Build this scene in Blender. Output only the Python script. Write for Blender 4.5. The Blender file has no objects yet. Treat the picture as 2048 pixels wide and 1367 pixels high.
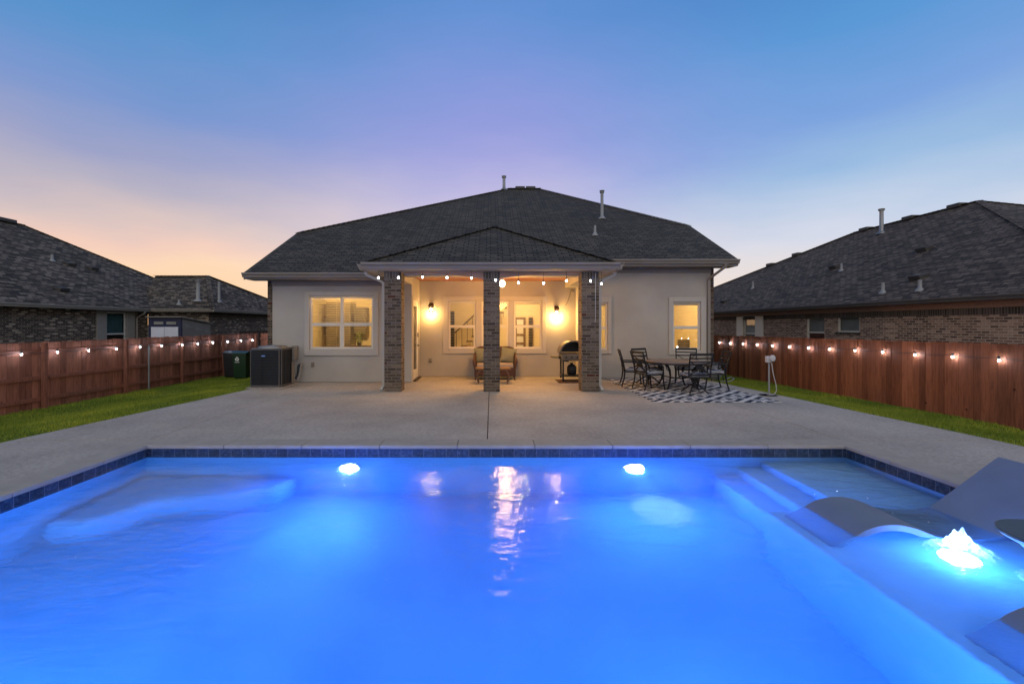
import bpy, bmesh, math, random
import numpy as np
from mathutils import Vector, Matrix
random.seed(7); rng = np.random.default_rng(11)
C = bpy.context.scene.collection
scene = bpy.context.scene
PI = math.pi
# ---- measuring frame: eye 1.65 m above the deck, level, 16 mm lens -------------------------
F, CX, CY, H = 910.0, 983.0, 650.0, 1.65
def wx(px, Y): return (px - CX) / F * Y
def wz(py, Y): return H - (py - CY) / F * Y
def gy(py, z=0.0): return F * (H - z) / (py - CY)

def s2l(c):
    return tuple(((x/255)/12.92 if x/255 <= .04045 else ((x/255+.055)/1.055)**2.4) for x in c)

# =============================== materials ==================================================
M = {}
class NT:
    def __init__(s, name):
        m = bpy.data.materials.new(name); m.use_nodes = True
        s.m = m; s.t = m.node_tree; s.t.nodes.clear()
        s.out = s.t.nodes.new('ShaderNodeOutputMaterial')
    def n(s, typ, **kw):
        nd = s.t.nodes.new('ShaderNode' + typ)
        for k, v in kw.items():
            if k in nd.inputs: nd.inputs[k].default_value = v
            else: setattr(nd, k, v)
        return nd
    def l(s, a, b): s.t.links.new(a, b)
    def math(s, op, a, b=None, clamp=False):
        nd = s.t.nodes.new('ShaderNodeMath'); nd.operation = op; nd.use_clamp = clamp
        for i, x in enumerate((a, b)):
            if x is None: continue
            if isinstance(x, (int, float)): nd.inputs[i].default_value = x
            else: s.l(x, nd.inputs[i])
        return nd.outputs[0]
    def mix(s, fac, a, b, blend='MIX'):
        nd = s.t.nodes.new('ShaderNodeMix'); nd.data_type = 'RGBA'; nd.blend_type = blend
        for sock, x in ((nd.inputs[0], fac), (nd.inputs[6], a), (nd.inputs[7], b)):
            if isinstance(x, (int, float)): sock.default_value = x
            elif isinstance(x, tuple): sock.default_value = (*x[:3], 1)
            else: s.l(x, sock)
        return nd.outputs[2]
    def ramp(s, fac, stops, interp='LINEAR'):
        nd = s.t.nodes.new('ShaderNodeValToRGB'); cr = nd.color_ramp; cr.interpolation = interp
        while len(cr.elements) < len(stops): cr.elements.new(.5)
        for e, (p, c) in zip(cr.elements, stops):
            e.position = p; e.color = (*c[:3], 1)
        s.l(fac, nd.inputs[0]); return nd.outputs[0]
    def bump(s, h, strength=.3, dist=.01, prev=None):
        nd = s.n('Bump', Strength=strength, Distance=dist); s.l(h, nd.inputs['Height'])
        if prev is not None: s.l(prev, nd.inputs['Normal'])
        return nd.outputs[0]
    def finish(s, col, rough=.6, metal=0., normal=None, spec=.5, extra=None):
        p = s.n('BsdfPrincipled', Metallic=metal)
        p.inputs['Specular IOR Level'].default_value = spec
        if isinstance(col, tuple): p.inputs['Base Color'].default_value = (*col[:3], 1)
        else: s.l(col, p.inputs['Base Color'])
        if isinstance(rough, (int, float)): p.inputs['Roughness'].default_value = rough
        else: s.l(rough, p.inputs['Roughness'])
        if normal is not None: s.l(normal, p.inputs['Normal'])
        for k, v in (extra or {}).items(): p.inputs[k].default_value = v
        s.l(p.outputs[0], s.out.inputs[0]); return s.m

def simple(name, col, rough=.6, metal=0., var=.12, vs=4., bump=.0, bs=60., bd=.005, spec=.5, stretch=None):
    t = NT(name); tc = t.n('TexCoord'); src = tc.outputs['Object']
    if stretch:
        mp = t.n('Mapping'); mp.inputs['Scale'].default_value = stretch; t.l(src, mp.inputs[0]); src = mp.outputs[0]
    nz = t.n('TexNoise', Scale=vs, Detail=5.); t.l(src, nz.inputs['Vector'])
    lo = tuple(c*(1-var) for c in col); hi = tuple(min(1, c*(1+var)) for c in col)
    cc = t.ramp(nz.outputs['Fac'], [(.3, lo), (.7, hi)])
    nm = None
    if bump:
        nb = t.n('TexNoise', Scale=bs, Detail=4.); t.l(src, nb.inputs['Vector'])
        nm = t.bump(nb.outputs['Fac'], bump, bd)
    r = t.math('ADD', t.math('MULTIPLY', nz.outputs['Fac'], .2), rough-.1)
    M[name] = t.finish(cc, r, metal, nm, spec); return M[name]

simple('stucco', (.365, .345, .318), .9, var=.10, vs=.9, bump=.6, bs=55, bd=.008, spec=.2)
simple('trim_stucco', (.405, .383, .352), .85, var=.04, vs=2, bump=.2, bs=70, bd=.004, spec=.2)
simple('fascia_paint', (.20, .178, .162), .55, var=.06, vs=2)
simple('window_vinyl', (.62, .58, .51), .4, var=.03)
simple('neighbor_trim', (.27, .25, .22), .6, var=.08)
simple('neighbor_fascia', (.10, .092, .088), .6, var=.08)
simple('white_vinyl', (.62, .61, .58), .4, var=.03)
simple('blind', (.68, .60, .46), .5, var=.03)
simple('interior_paint', (.66, .56, .38), .8, var=.04)
simple('interior_ceiling', (.72, .66, .54), .85, var=.03)
simple('interior_floor', (.30, .22, .15), .5, var=.2, vs=3)
simple('cabinet_grey', (.10, .085, .07), .5, var=.08)
simple('dark_wood', (.05, .028, .018), .5, var=.3, vs=6)
simple('brown_wood', (.14, .075, .04), .5, var=.3, vs=6)
simple('ceiling_wood', (.30, .12, .07), .55, var=.25, vs=2, stretch=(1, 8, 1))
simple('cedar_beam', (.33, .20, .15), .65, var=.2, vs=3, stretch=(1, 6, 6), bump=.2, bs=20)
simple('dark_metal', (.010, .010, .013), .5, metal=.0, var=.2, spec=.3)
simple('bronze_metal', (.05, .025, .015), .45, metal=.6, var=.2)
simple('galvanised', (.24, .245, .25), .45, metal=.7, var=.15, vs=9)
simple('condenser_frame', (.085, .08, .08), .5, metal=.2, var=.08)
simple('condenser_wire', (.028, .032, .042), .5, metal=.4, var=.1)
simple('pvc_grey', (.23, .235, .24), .5, var=.08)
simple('black_plastic', (.012, .012, .013), .5, var=.2)
simple('green_plastic', (.006, .030, .009), .45, var=.15)
simple('white_plastic', (.45, .45, .46), .45, var=.05)
simple('tan_metal', (.20, .175, .15), .5, metal=.2, var=.08)
simple('logo_blue', (.03, .12, .40), .4, var=.05)
simple('table_top_resin', (.06, .065, .07), .45, var=.05)
simple('lounger_resin', (.135, .16, .215), .52, var=.08, vs=3, bump=.05, bs=220, bd=.001)
simple('table_resin', (.60, .62, .64), .45, var=.04)
simple('wicker', (.055, .022, .016), .65, var=.35, vs=40, bump=.5, bs=90, bd=.006)
simple('cushion_cream', (.30, .25, .22), .95, var=.07, vs=12, bump=.25, bs=160, bd=.003, spec=.1)
simple('pillow_green', (.17, .175, .135), .95, var=.1, vs=12, bump=.3, bs=160, bd=.003, spec=.1)
simple('grill_steel', (.13, .115, .10), .42, metal=.3, var=.12)
simple('mat_brown', (.07, .030, .018), .9, var=.2, vs=30, bump=.3, bs=120)
simple('table_tile', (.17, .13, .11), .38, var=.25, vs=8)
simple('coping_stone', (.31, .283, .25), .8, var=.10, vs=5, bump=.3, bs=70, bd=.004, spec=.3)
simple('hose_grey', (.20, .22, .25), .5, var=.12)
simple('shed_blue', (.010, .014, .055), .5, var=.1)
simple('shed_white', (.52, .56, .66), .5, var=.05)
simple('shed_grey', (.19, .185, .175), .6, var=.08)
simple('foam_white', (.9, .93, .95), .5, var=.03, bump=.5, bs=40)
simple('leaf_green', (.10, .12, .04), .6, var=.4, vs=20)
simple('soil', (.10, .085, .05), .9, var=.3, vs=1.5)
simple('asphalt_vent', (.045, .043, .042), .7, var=.2)
simple('picture_art', (.33, .30, .25), .6, var=.5, vs=5)
simple('stone_base', (.30, .27, .24), .9, var=.2, vs=12, bump=.4)
simple('teal_shade', (.10, .26, .27), .6, var=.15, vs=3)
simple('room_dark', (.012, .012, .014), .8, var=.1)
simple('blind_grey', (.22, .23, .22), .6, var=.15, vs=2)

# ---- pool plaster, deck, wood ---------------------------------------------------------------
def plaster():
    t = NT('pool_plaster'); tc = t.n('TexCoord')
    a = t.n('TexNoise', Scale=1.1, Detail=5.); t.l(tc.outputs['Object'], a.inputs['Vector'])
    b = t.n('TexNoise', Scale=60., Detail=3.); t.l(tc.outputs['Object'], b.inputs['Vector'])
    c = t.ramp(a.outputs['Fac'], [(.35, (.25, .42, .53)), (.65, (.33, .51, .62))])
    M['plaster'] = t.finish(c, .7, normal=t.bump(b.outputs['Fac'], .2, .004), spec=.2)
plaster()

def deck():
    t = NT('deck_concrete'); tc = t.n('TexCoord'); o = tc.outputs['Object']
    big = t.n('TexNoise', Scale=.55, Detail=6., Roughness=.6); t.l(o, big.inputs['Vector'])
    mp = t.n('Mapping'); mp.inputs['Scale'].default_value = (1, 1.6, 1); t.l(o, mp.inputs[0])
    vor = t.n('TexVoronoi', Scale=20., feature='SMOOTH_F1'); t.l(mp.outputs[0], vor.inputs['Vector'])
    fine = t.n('TexNoise', Scale=45., Detail=6., Roughness=.7); t.l(mp.outputs[0], fine.inputs['Vector'])
    kn = t.n('TexNoise', Scale=17., Detail=3., Distortion=.8); t.l(mp.outputs[0], kn.inputs['Vector'])
    knock = t.ramp(kn.outputs['Fac'], [(.42, (0, 0, 0)), (.56, (1, 1, 1))])
    c1 = t.ramp(big.outputs['Fac'], [(.32, (.29, .265, .238)), (.5, (.365, .337, .302)), (.68, (.425, .392, .35))])
    c2 = t.ramp(fine.outputs['Fac'], [(.3, (.90, .90, .90)), (.7, (1.07, 1.07, 1.07))])
    c3 = t.mix(knock, (.84, .83, .82), (1.04, 1.02, 1.0))
    col = t.mix(1., t.mix(1., c1, c2, 'MULTIPLY'), c3, 'MULTIPLY')
    n = t.bump(knock, .55, .006); n = t.bump(fine.outputs['Fac'], .3, .004, n)
    M['deck'] = t.finish(col, .75, normal=n, spec=.3)
deck()

def brick(name, stops, mortar, bw=.215, bh=.075, rough=.85, mo=.010):
    t = NT(name); tc = t.n('TexCoord'); uv = tc.outputs['UV']
    b = t.n('TexBrick', Scale=1.); b.inputs['Brick Width'].default_value = bw; b.inputs['Row Height'].default_value = bh
    b.inputs['Mortar Size'].default_value = mo; b.inputs['Mortar Smooth'].default_value = .2
    b.inputs['Color1'].default_value = (0, 0, 0, 1); b.inputs['Color2'].default_value = (1, 1, 1, 1); b.inputs['Mortar'].default_value = (.5, .5, .5, 1)
    wob = t.n('TexNoise', Scale=6., Detail=2.); t.l(uv, wob.inputs['Vector'])
    mv = t.n('VectorMath', operation='MULTIPLY_ADD'); t.l(wob.outputs['Color'], mv.inputs[0])
    mv.inputs[1].default_value = (.012, .008, 0); t.l(uv, mv.inputs[2]); t.l(mv.outputs[0], b.inputs['Vector'])
    c = t.ramp(b.outputs['Color'], stops, 'CONSTANT')
    nz = t.n('TexNoise', Scale=22., Detail=6., Roughness=.7); t.l(uv, nz.inputs['Vector'])
    big = t.n('TexNoise', Scale=.8, Detail=3.); t.l(uv, big.inputs['Vector'])
    c = t.mix(1., c, t.ramp(nz.outputs['Fac'], [(.3, (.6, .6, .6)), (.7, (1.35, 1.35, 1.35))]), 'MULTIPLY')
    c = t.mix(1., c, t.ramp(big.outputs['Fac'], [(.3, (.82, .82, .82)), (.7, (1.15, 1.15, 1.15))]), 'MULTIPLY')
    c = t.mix(b.outputs['Fac'], c, mortar)
    h = t.math('SUBTRACT', t.math('MULTIPLY', nz.outputs['Fac'], .3), b.outputs['Fac'])
    M[name] = t.finish(c, rough, normal=t.bump(h, .6, .008), spec=.25)
brick('brick', [(0, (.052, .037, .027)), (.14, (.12, .088, .066)), (.34, (.088, .064, .047)), (.5, (.15, .114, .086)), (.66, (.108, .08, .061)), (.80, (.07, .05, .037)), (.96, (.07, .022, .014))], (.15, .125, .10))
brick('brick_left', [(0, (.04, .033, .027)), (.25, (.15, .117, .09)), (.42, (.075, .058, .046)), (.58, (.34, .28, .22)), (.72, (.12, .09, .07)), (.86, (.05, .04, .034))], (.20, .17, .14))
brick('brick_right', [(0, (.14, .083, .06)), (.2, (.29, .185, .132)), (.4, (.19, .118, .084)), (.6, (.38, .26, .19)), (.8, (.25, .158, .114)), (.92, (.10, .062, .046))], (.46, .375, .30))

def soldier():
    brick('brick_soldier', [(0, (.06, .048, .04)), (.3, (.10, .08, .068)), (.6, (.075, .06, .05)), (.85, (.115, .095, .08))], (.15, .135, .12), bw=.072, bh=.215)
soldier()

def shingle(name, stops, gap):
    t = NT(name); tc = t.n('TexCoord'); uv = tc.outputs['UV']
    b = t.n('TexBrick', Scale=1.); b.offset = .37; b.offset_frequency = 2
    b.inputs['Brick Width'].default_value = .30; b.inputs['Row Height'].default_value = .142
    b.inputs['Mortar Size'].default_value = .016; b.inputs['Mortar Smooth'].default_value = .3; b.inputs['Bias'].default_value = 0.
    b.inputs['Color1'].default_value = (0, 0, 0, 1); b.inputs['Color2'].default_value = (1, 1, 1, 1); b.inputs['Mortar'].default_value = (.3, .3, .3, 1)
    wob = t.n('TexNoise', Scale=3., Detail=3.); t.l(uv, wob.inputs['Vector'])
    mv = t.n('VectorMath', operation='MULTIPLY_ADD'); t.l(wob.outputs['Color'], mv.inputs[0])
    mv.inputs[1].default_value = (.05, .012, 0); t.l(uv, mv.inputs[2]); t.l(mv.outputs[0], b.inputs['Vector'])
    nz = t.n('TexNoise', Scale=9., Detail=6., Roughness=.7); t.l(uv, nz.inputs['Vector'])
    big = t.n('TexNoise', Scale=.35, Detail=4.); t.l(uv, big.inputs['Vector'])
    c = t.ramp(b.outputs['Color'], stops)
    c = t.mix(1., c, t.ramp(nz.outputs['Fac'], [(.3, (.62, .62, .62)), (.7, (1.35, 1.35, 1.35))]), 'MULTIPLY')
    c = t.mix(1., c, t.ramp(big.outputs['Fac'], [(.3, (.9, .9, .9)), (.7, (1.1, 1.1, 1.1))]), 'MULTIPLY')
    c = t.mix(b.outputs['Fac'], c, gap)
    sx = t.n('SeparateXYZ'); t.l(mv.outputs[0], sx.inputs[0])
    saw = t.math('SUBTRACT', 1., t.math('FRACT', t.math('DIVIDE', sx.outputs[1], .142)))
    tab = t.math('MULTIPLY', b.outputs['Color'], .5)
    h = t.math('ADD', t.math('ADD', saw, tab), t.math('MULTIPLY', nz.outputs['Fac'], .3))
    M[name] = t.finish(c, .9, normal=t.bump(h, .8, .02), spec=.25)
shingle('shingle', [(0, (.043, .038, .032)), (.5, (.064, .057, .047)), (1, (.092, .081, .066))], (.006, .006, .006))
shingle('shingle_left', [(0, (.030, .024, .017)), (.35, (.068, .054, .040)), (.7, (.12, .097, .073)), (1, (.20, .165, .13))], (.012, .011, .011))
shingle('shingle_right', [(0, (.040, .030, .023)), (.35, (.073, .056, .042)), (.7, (.11, .086, .066)), (1, (.15, .118, .092))], (.010, .009, .009))

def fence_wood(name, lo, hi):
    t = NT(name); tc = t.n('TexCoord'); g = t.n('NewGeometry')
    mp = t.n('Mapping'); mp.inputs['Scale'].default_value = (9, 9, .9); t.l(tc.outputs['Object'], mp.inputs[0])
    nz = t.n('TexNoise', Scale=3., Detail=7., Roughness=.65, Distortion=.6); t.l(mp.outputs[0], nz.inputs['Vector'])
    c = t.ramp(g.outputs['Random Per Island'], [(0, lo), (1, hi)])
    c = t.mix(1., c, t.ramp(nz.outputs['Fac'], [(.25, (.5, .45, .42)), (.5, (1, 1, 1)), (.75, (1.3, 1.25, 1.2))]), 'MULTIPLY')
    kn = t.n('TexVoronoi', Scale=2.2); t.l(tc.outputs['Object'], kn.inputs['Vector'])
    c = t.mix(t.ramp(kn.outputs['Distance'], [(.02, (1, 1, 1)), (.07, (0, 0, 0))]), c, (.04, .012, .006))
    M[name] = t.finish(c, .75, normal=t.bump(nz.outputs['Fac'], .35, .004), spec=.25)
fence_wood('fence_red', (.165, .053, .025), (.37, .128, .062))
fence_wood('fence_red_back', (.155, .060, .038), (.32, .130, .082))
fence_wood('fence_dark', (.04, .028, .022), (.08, .055, .042))

def tile():
    t = NT('pool_tile'); tc = t.n('TexCoord'); uv = tc.outputs['UV']
    b = t.n('TexBrick', Scale=1.); b.offset = 0.
    b.inputs['Brick Width'].default_value = .155; b.inputs['Row Height'].default_value = .155; b.inputs['Mortar Size'].default_value = .003
    b.inputs['Color1'].default_value = (0, 0, 0, 1); b.inputs['Color2'].default_value = (1, 1, 1, 1)
    t.l(uv, b.inputs['Vector'])
    nz = t.n('TexNoise', Scale=26., Detail=8., Roughness=.75); t.l(uv, nz.inputs['Vector'])
    c = t.ramp(nz.outputs['Fac'], [(.35, (.008, .012, .03)), (.5, (.022, .038, .075)), (.68, (.07, .10, .15))])
    c = t.mix(1., c, t.mix(b.outputs['Color'], (.7, .7, .7), (1.3, 1.3, 1.3)), 'MULTIPLY')
    c = t.mix(b.outputs['Fac'], c, (.13, .15, .20))
    M['tile'] = t.finish(c, .25, normal=t.bump(nz.outputs['Fac'], .15, .003))
tile()

def water():
    t = NT('pool_water'); tc = t.n('TexCoord')
    mp = t.n('Mapping'); mp.inputs['Scale'].default_value = (1, 1.9, 1); mp.inputs['Rotation'].default_value = (0, 0, .25); t.l(tc.outputs['Object'], mp.inputs[0])
    a = t.n('TexNoise', Scale=3.2, Detail=4., Roughness=.55, Distortion=.5); t.l(mp.outputs[0], a.inputs['Vector'])
    b = t.n('TexNoise', Scale=13., Detail=3., Roughness=.6); t.l(mp.outputs[0], b.inputs['Vector'])
    n = t.bump(a.outputs['Fac'], .22, .06); n = t.bump(b.outputs['Fac'], .20, .012, n)
    g = t.n('BsdfGlass', IOR=1.33, Roughness=.105); g.inputs['Color'].default_value = (.86, .95, 1, 1); t.l(n, g.inputs['Normal'])
    t.l(g.outputs[0], t.out.inputs[0])
    vs = t.n('VolumeScatter', Density=.27, Anisotropy=.35); vs.inputs['Color'].default_value = (.16, .46, 1, 1)
    va = t.n('VolumeAbsorption', Density=.22); va.inputs['Color'].default_value = (.06, .52, 1, 1)
    ad = t.n('AddShader'); t.l(vs.outputs[0], ad.inputs[0]); t.l(va.outputs[0], ad.inputs[1]); t.l(ad.outputs[0], t.out.inputs[1]); M['water'] = t.m
water()

def pane(name, tint=(1, 1, 1), refl=1.0):
    t = NT(name); tr = t.n('BsdfTransparent'); tr.inputs[0].default_value = (*tint, 1)
    gl = t.n('BsdfGlossy', Roughness=.02); fr = t.n('Fresnel', IOR=1.5)
    mx = t.n('MixShader'); t.l(t.math('MULTIPLY', fr.outputs[0], refl), mx.inputs[0]); t.l(tr.outputs[0], mx.inputs[1]); t.l(gl.outputs[0], mx.inputs[2])
    t.l(mx.outputs[0], t.out.inputs[0]); M[name] = t.m
pane('glass', (.96, .96, .94), .8); pane('glass_far', (.9, .92, .92), .3); pane('lamp_glass', (.98, .97, .95), .6)

def emit(name, col, s):
    t = NT(name); e = t.n('Emission', Strength=s); e.inputs[0].default_value = (*col, 1); t.l(e.outputs[0], t.out.inputs[0]); M[name] = t.m
emit('bulb_white', (.74, .82, 1), 260.)
emit('bulb_porch', (1, .96, .97), 36.)
emit('bulb_warm', (1, .80, .48), 45.)
emit('globe_warm', (1, .82, .52), 7.)
emit('pool_lens', (.75, .85, 1), 22.)
emit('bubbler_lens', (.8, .92, 1), 6.)
emit('led_small', (1, .95, .85), 10.)

def foam():
    t = NT('bubbler_foam'); d = t.n('BsdfDiffuse'); d.inputs[0].default_value = (.85, .93, .97, 1)
    tr = t.n('BsdfTranslucent'); tr.inputs[0].default_value = (.85, .93, .97, 1)
    gl = t.n('BsdfTransparent'); m1 = t.n('MixShader'); m1.inputs[0].default_value = .65; t.l(d.outputs[0], m1.inputs[1]); t.l(tr.outputs[0], m1.inputs[2])
    lw = t.n('LayerWeight', Blend=.5); m2 = t.n('MixShader')
    tc = t.n('TexCoord'); mp = t.n('Mapping'); mp.inputs['Scale'].default_value = (1, 1.25, 0); t.l(tc.outputs['Object'], mp.inputs[0])
    ln = t.n('VectorMath', operation='LENGTH'); t.l(mp.outputs[0], ln.inputs[0])
    nz = t.n('TexNoise', Scale=16., Detail=5., Roughness=.7); t.l(tc.outputs['Object'], nz.inputs['Vector'])
    rr = t.math('ADD', ln.outputs['Value'], t.math('MULTIPLY', t.math('SUBTRACT', nz.outputs['Fac'], .5), .34))
    thin = t.math('DIVIDE', t.math('SUBTRACT', rr, .05), .20, True)
    t.l(t.math('MAXIMUM', t.math('MULTIPLY', lw.outputs['Facing'], .85), thin), m2.inputs[0]); t.l(m1.outputs[0], m2.inputs[1]); t.l(gl.outputs[0], m2.inputs[2])
    t.l(m2.outputs[0], t.out.inputs[0]); M['foam'] = t.m
foam()

def rug():
    t = NT('rug_weave'); tc = t.n('TexCoord'); s = t.n('SeparateXYZ'); t.l(tc.outputs['Object'], s.inputs[0])
    u = t.math('DIVIDE', s.outputs[0], .88); v = t.math('DIVIDE', s.outputs[1], .88)
    a = t.math('ADD', u, v); b = t.math('SUBTRACT', u, v)
    fa = t.math('ABSOLUTE', t.math('SUBTRACT', t.math('FRACT', t.math('ADD', a, 50)), .5))
    fb = t.math('ABSOLUTE', t.math('SUBTRACT', t.math('FRACT', t.math('ADD', b, 50)), .5))
    inside = t.math('LESS_THAN', t.math('MAXIMUM', fa, fb), .41)
    ring = t.math('LESS_THAN', t.math('MAXIMUM', fa, fb), .24)
    core = t.math('LESS_THAN', t.math('MAXIMUM', fa, fb), .13)
    slit = t.math('LESS_THAN', fb, .055)
    m = t.math('SUBTRACT', inside, ring, True); m = t.math('ADD', m, core, True)
    m = t.math('SUBTRACT', m, t.math('MULTIPLY', slit, t.math('SUBTRACT', 1., core)), True)
    nz = t.n('TexNoise', Scale=120., Detail=2.); t.l(tc.outputs['Object'], nz.inputs['Vector'])
    c = t.mix(m, (.55, .53, .52), (.022, .028, .052))
    M['rug'] = t.finish(c, .9, normal=t.bump(nz.outputs['Fac'], .3, .003), spec=.15)
rug()
def cushion_pattern():
    t = NT('chair_cushion'); tc = t.n('TexCoord')
    w = t.n('TexWave', Scale=7., Distortion=5., Detail=2.); w.wave_type = 'RINGS'; t.l(tc.outputs['Object'], w.inputs['Vector'])
    c = t.ramp(w.outputs['Fac'], [(.40, (.05, .06, .10)), (.5, (.42, .41, .40))])
    M['chair_cushion'] = t.finish(c, .9, spec=.15)
cushion_pattern()
def grass_mats():
    t = NT('grass'); g = t.n('NewGeometry'); tc = t.n('TexCoord')
    nz = t.n('TexNoise', Scale=.8, Detail=5.); t.l(tc.outputs['Object'], nz.inputs['Vector'])
    c = t.ramp(g.outputs['Random Per Island'], [(0, (.10, .155, .014)), (.6, (.185, .25, .026)), (1, (.29, .30, .05))])
    c = t.mix(1., c, t.ramp(nz.outputs['Fac'], [(.3, (.70, .78, .7)), (.5, (1.1, 1.1, 1.1)), (.7, (1.7, 1.45, 1.3))]), 'MULTIPLY')
    M['grass'] = t.finish(c, .7, spec=.15)
    t = NT('lawn_soil'); tc = t.n('TexCoord'); nz = t.n('TexNoise', Scale=9., Detail=6.); t.l(tc.outputs['Object'], nz.inputs['Vector'])
    c = t.ramp(nz.outputs['Fac'], [(.3, (.035, .07, .008)), (.7, (.08, .14, .016))]); M['lawn'] = t.finish(c, .9, spec=.1)
grass_mats()
def ac_coil():
    t = NT('condenser_coil'); tc = t.n('TexCoord'); w = t.n('TexWave', Scale=26., Distortion=.3); w.bands_direction = 'Z'; t.l(tc.outputs['Object'], w.inputs['Vector'])
    c = t.ramp(w.outputs['Fac'], [(0, (.005, .007, .012)), (1, (.016, .02, .03))]); M['coil'] = t.finish(c, .5, .3)
ac_coil()
def white_text_mat(): simple('decal_white', (.7, .72, .7), .5, var=.02)
white_text_mat()

# =============================== mesh builder ===============================================
class MB:
    def __init__(s): s.v = []; s.f = []
    def add(s, vs, fs):
        o = len(s.v); s.v += [tuple(v) for v in vs]; s.f += [tuple(i+o for i in f) for f in fs]; return s
    BF = [(0, 3, 2, 1), (4, 5, 6, 7), (0, 1, 5, 4), (1, 2, 6, 5), (2, 3, 7, 6), (3, 0, 4, 7)]
    def box(s, x0, x1, y0, y1, z0, z1):
        return s.add([(x0, y0, z0), (x1, y0, z0), (x1, y1, z0), (x0, y1, z0), (x0, y0, z1), (x1, y0, z1), (x1, y1, z1), (x0, y1, z1)], MB.BF)
    def obox(s, c, size, rot):
        c = Vector(c); h = [x/2 for x in size]
        vs = [c + rot @ Vector((sx*h[0], sy*h[1], sz*h[2])) for sx, sy, sz in ((-1, -1, -1), (1, -1, -1), (1, 1, -1), (-1, 1, -1), (-1, -1, 1), (1, -1, 1), (1, 1, 1), (-1, 1, 1))]
        return s.add(vs, MB.BF)
    def bar(s, p, q, w, h, up=(0, 0, 1)):
        p, q = Vector(p), Vector(q); d = (q-p).normalized(); u = Vector(up)
        if abs(d.dot(u)) > .99: u = Vector((0, 1, 0))
        x = d.cross(u).normalized(); z = x.cross(d)
        vs = [b + x*(sx*w/2) + z*(sz*h/2) for b in (p, q) for sx, sz in ((-1, -1), (1, -1), (1, 1), (-1, 1))]
        return s.add(vs, [(0, 1, 2, 3), (7, 6, 5, 4), (0, 4, 5, 1), (1, 5, 6, 2), (2, 6, 7, 3), (3, 7, 4, 0)])
    def tube(s, pts, r, n=8):
        pts = [Vector(p) for p in pts]; rs = r if isinstance(r, (list, tuple)) else [r]*len(pts); vs = []
        prev = None
        for i, p in enumerate(pts):
            d = (pts[min(i+1, len(pts)-1)] - pts[max(i-1, 0)]).normalized()
            if prev is None:
                prev = d.cross(Vector((0, 0, 1)) if abs(d.z) < .9 else Vector((1, 0, 0))).normalized()
            x = (prev - d*prev.dot(d)).normalized(); prev = x; y = d.cross(x)
            vs += [p + (x*math.cos(2*PI*k/n) + y*math.sin(2*PI*k/n))*rs[i] for k in range(n)]
        fs = [(i*n+k, i*n+(k+1) % n, (i+1)*n+(k+1) % n, (i+1)*n+k) for i in range(len(pts)-1) for k in range(n)]
        fs += [tuple(range(n-1, -1, -1)), tuple((len(pts)-1)*n+k for k in range(n))]
        return s.add(vs, fs)
    def lathe(s, prof, c=(0, 0, 0), n=24, sy=1.):
        vs = [(c[0]+r*math.cos(2*PI*k/n), c[1]+sy*r*math.sin(2*PI*k/n), c[2]+z) for r, z in prof for k in range(n)]
        m = len(prof)
        fs = [(i*n+k, i*n+(k+1) % n, (i+1)*n+(k+1) % n, (i+1)*n+k) for i in range(m-1) for k in range(n)]
        fs += [tuple(range(n-1, -1, -1)), tuple((m-1)*n+k for k in range(n))]
        return s.add(vs, fs)
    def ball(s, c, r, n=10, m=6, sz=1.):
        prof = [(max(r*math.sin(PI*i/m), r*.02), -r*sz*math.cos(PI*i/m)) for i in range(m+1)]
        return s.lathe(prof, c, n)
    def slab(s, pts, vec):
        n = len(pts); v = Vector(vec); pts = [Vector(p) for p in pts]
        return s.add(pts + [p+v for p in pts], [tuple(range(n)), tuple(range(2*n-1, n-1, -1))] + [(i, (i+1) % n, n+(i+1) % n, n+i) for i in range(n)])
    def prism(s, poly, z0, z1): return s.slab([(x, y, z0) for x, y in poly], (0, 0, z1-z0))
    def quad(s, *pts): return s.add(pts, [tuple(range(len(pts)))])
    def build(s, name, mat, parent=None, bevel=0., smooth=None, subsurf=0, seg=2):
        off = Vector((0, 0, 0)); p = parent
        while p is not None: off += p.location; p = p.parent
        me = bpy.data.meshes.new(name)
        me.from_pydata([tuple(Vector(v)-off) for v in s.v], [], s.f)
        bm = bmesh.new(); bm.from_mesh(me); bmesh.ops.recalc_face_normals(bm, faces=bm.faces)
        uv = bm.loops.layers.uv.new('UVMap'); bm.normal_update()
        for f in bm.faces:
            n = f.normal
            u = Vector((-n.y, n.x, 0)); u = u.normalized() if u.length > .15 else Vector((1, 0, 0))
            w = n.cross(u)
            for lo in f.loops:
                co = lo.vert.co + off; lo[uv].uv = (co.dot(u), co.dot(w))
        bm.to_mesh(me); bm.free()
        if smooth is not None:
            me.polygons.foreach_set('use_smooth', [True]*len(me.polygons)); me.set_sharp_from_angle(angle=math.radians(smooth))
        me.materials.append(M[mat])
        o = bpy.data.objects.new(name, me); C.objects.link(o)
        if parent is not None: o.parent = parent
        if bevel:
            b = o.modifiers.new('edge', 'BEVEL'); b.width = bevel; b.segments = seg; b.limit_method = 'ANGLE'; b.angle_limit = math.radians(40)
        if subsurf:
            b = o.modifiers.new('sub', 'SUBSURF'); b.levels = b.render_levels = subsurf
        return o

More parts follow.
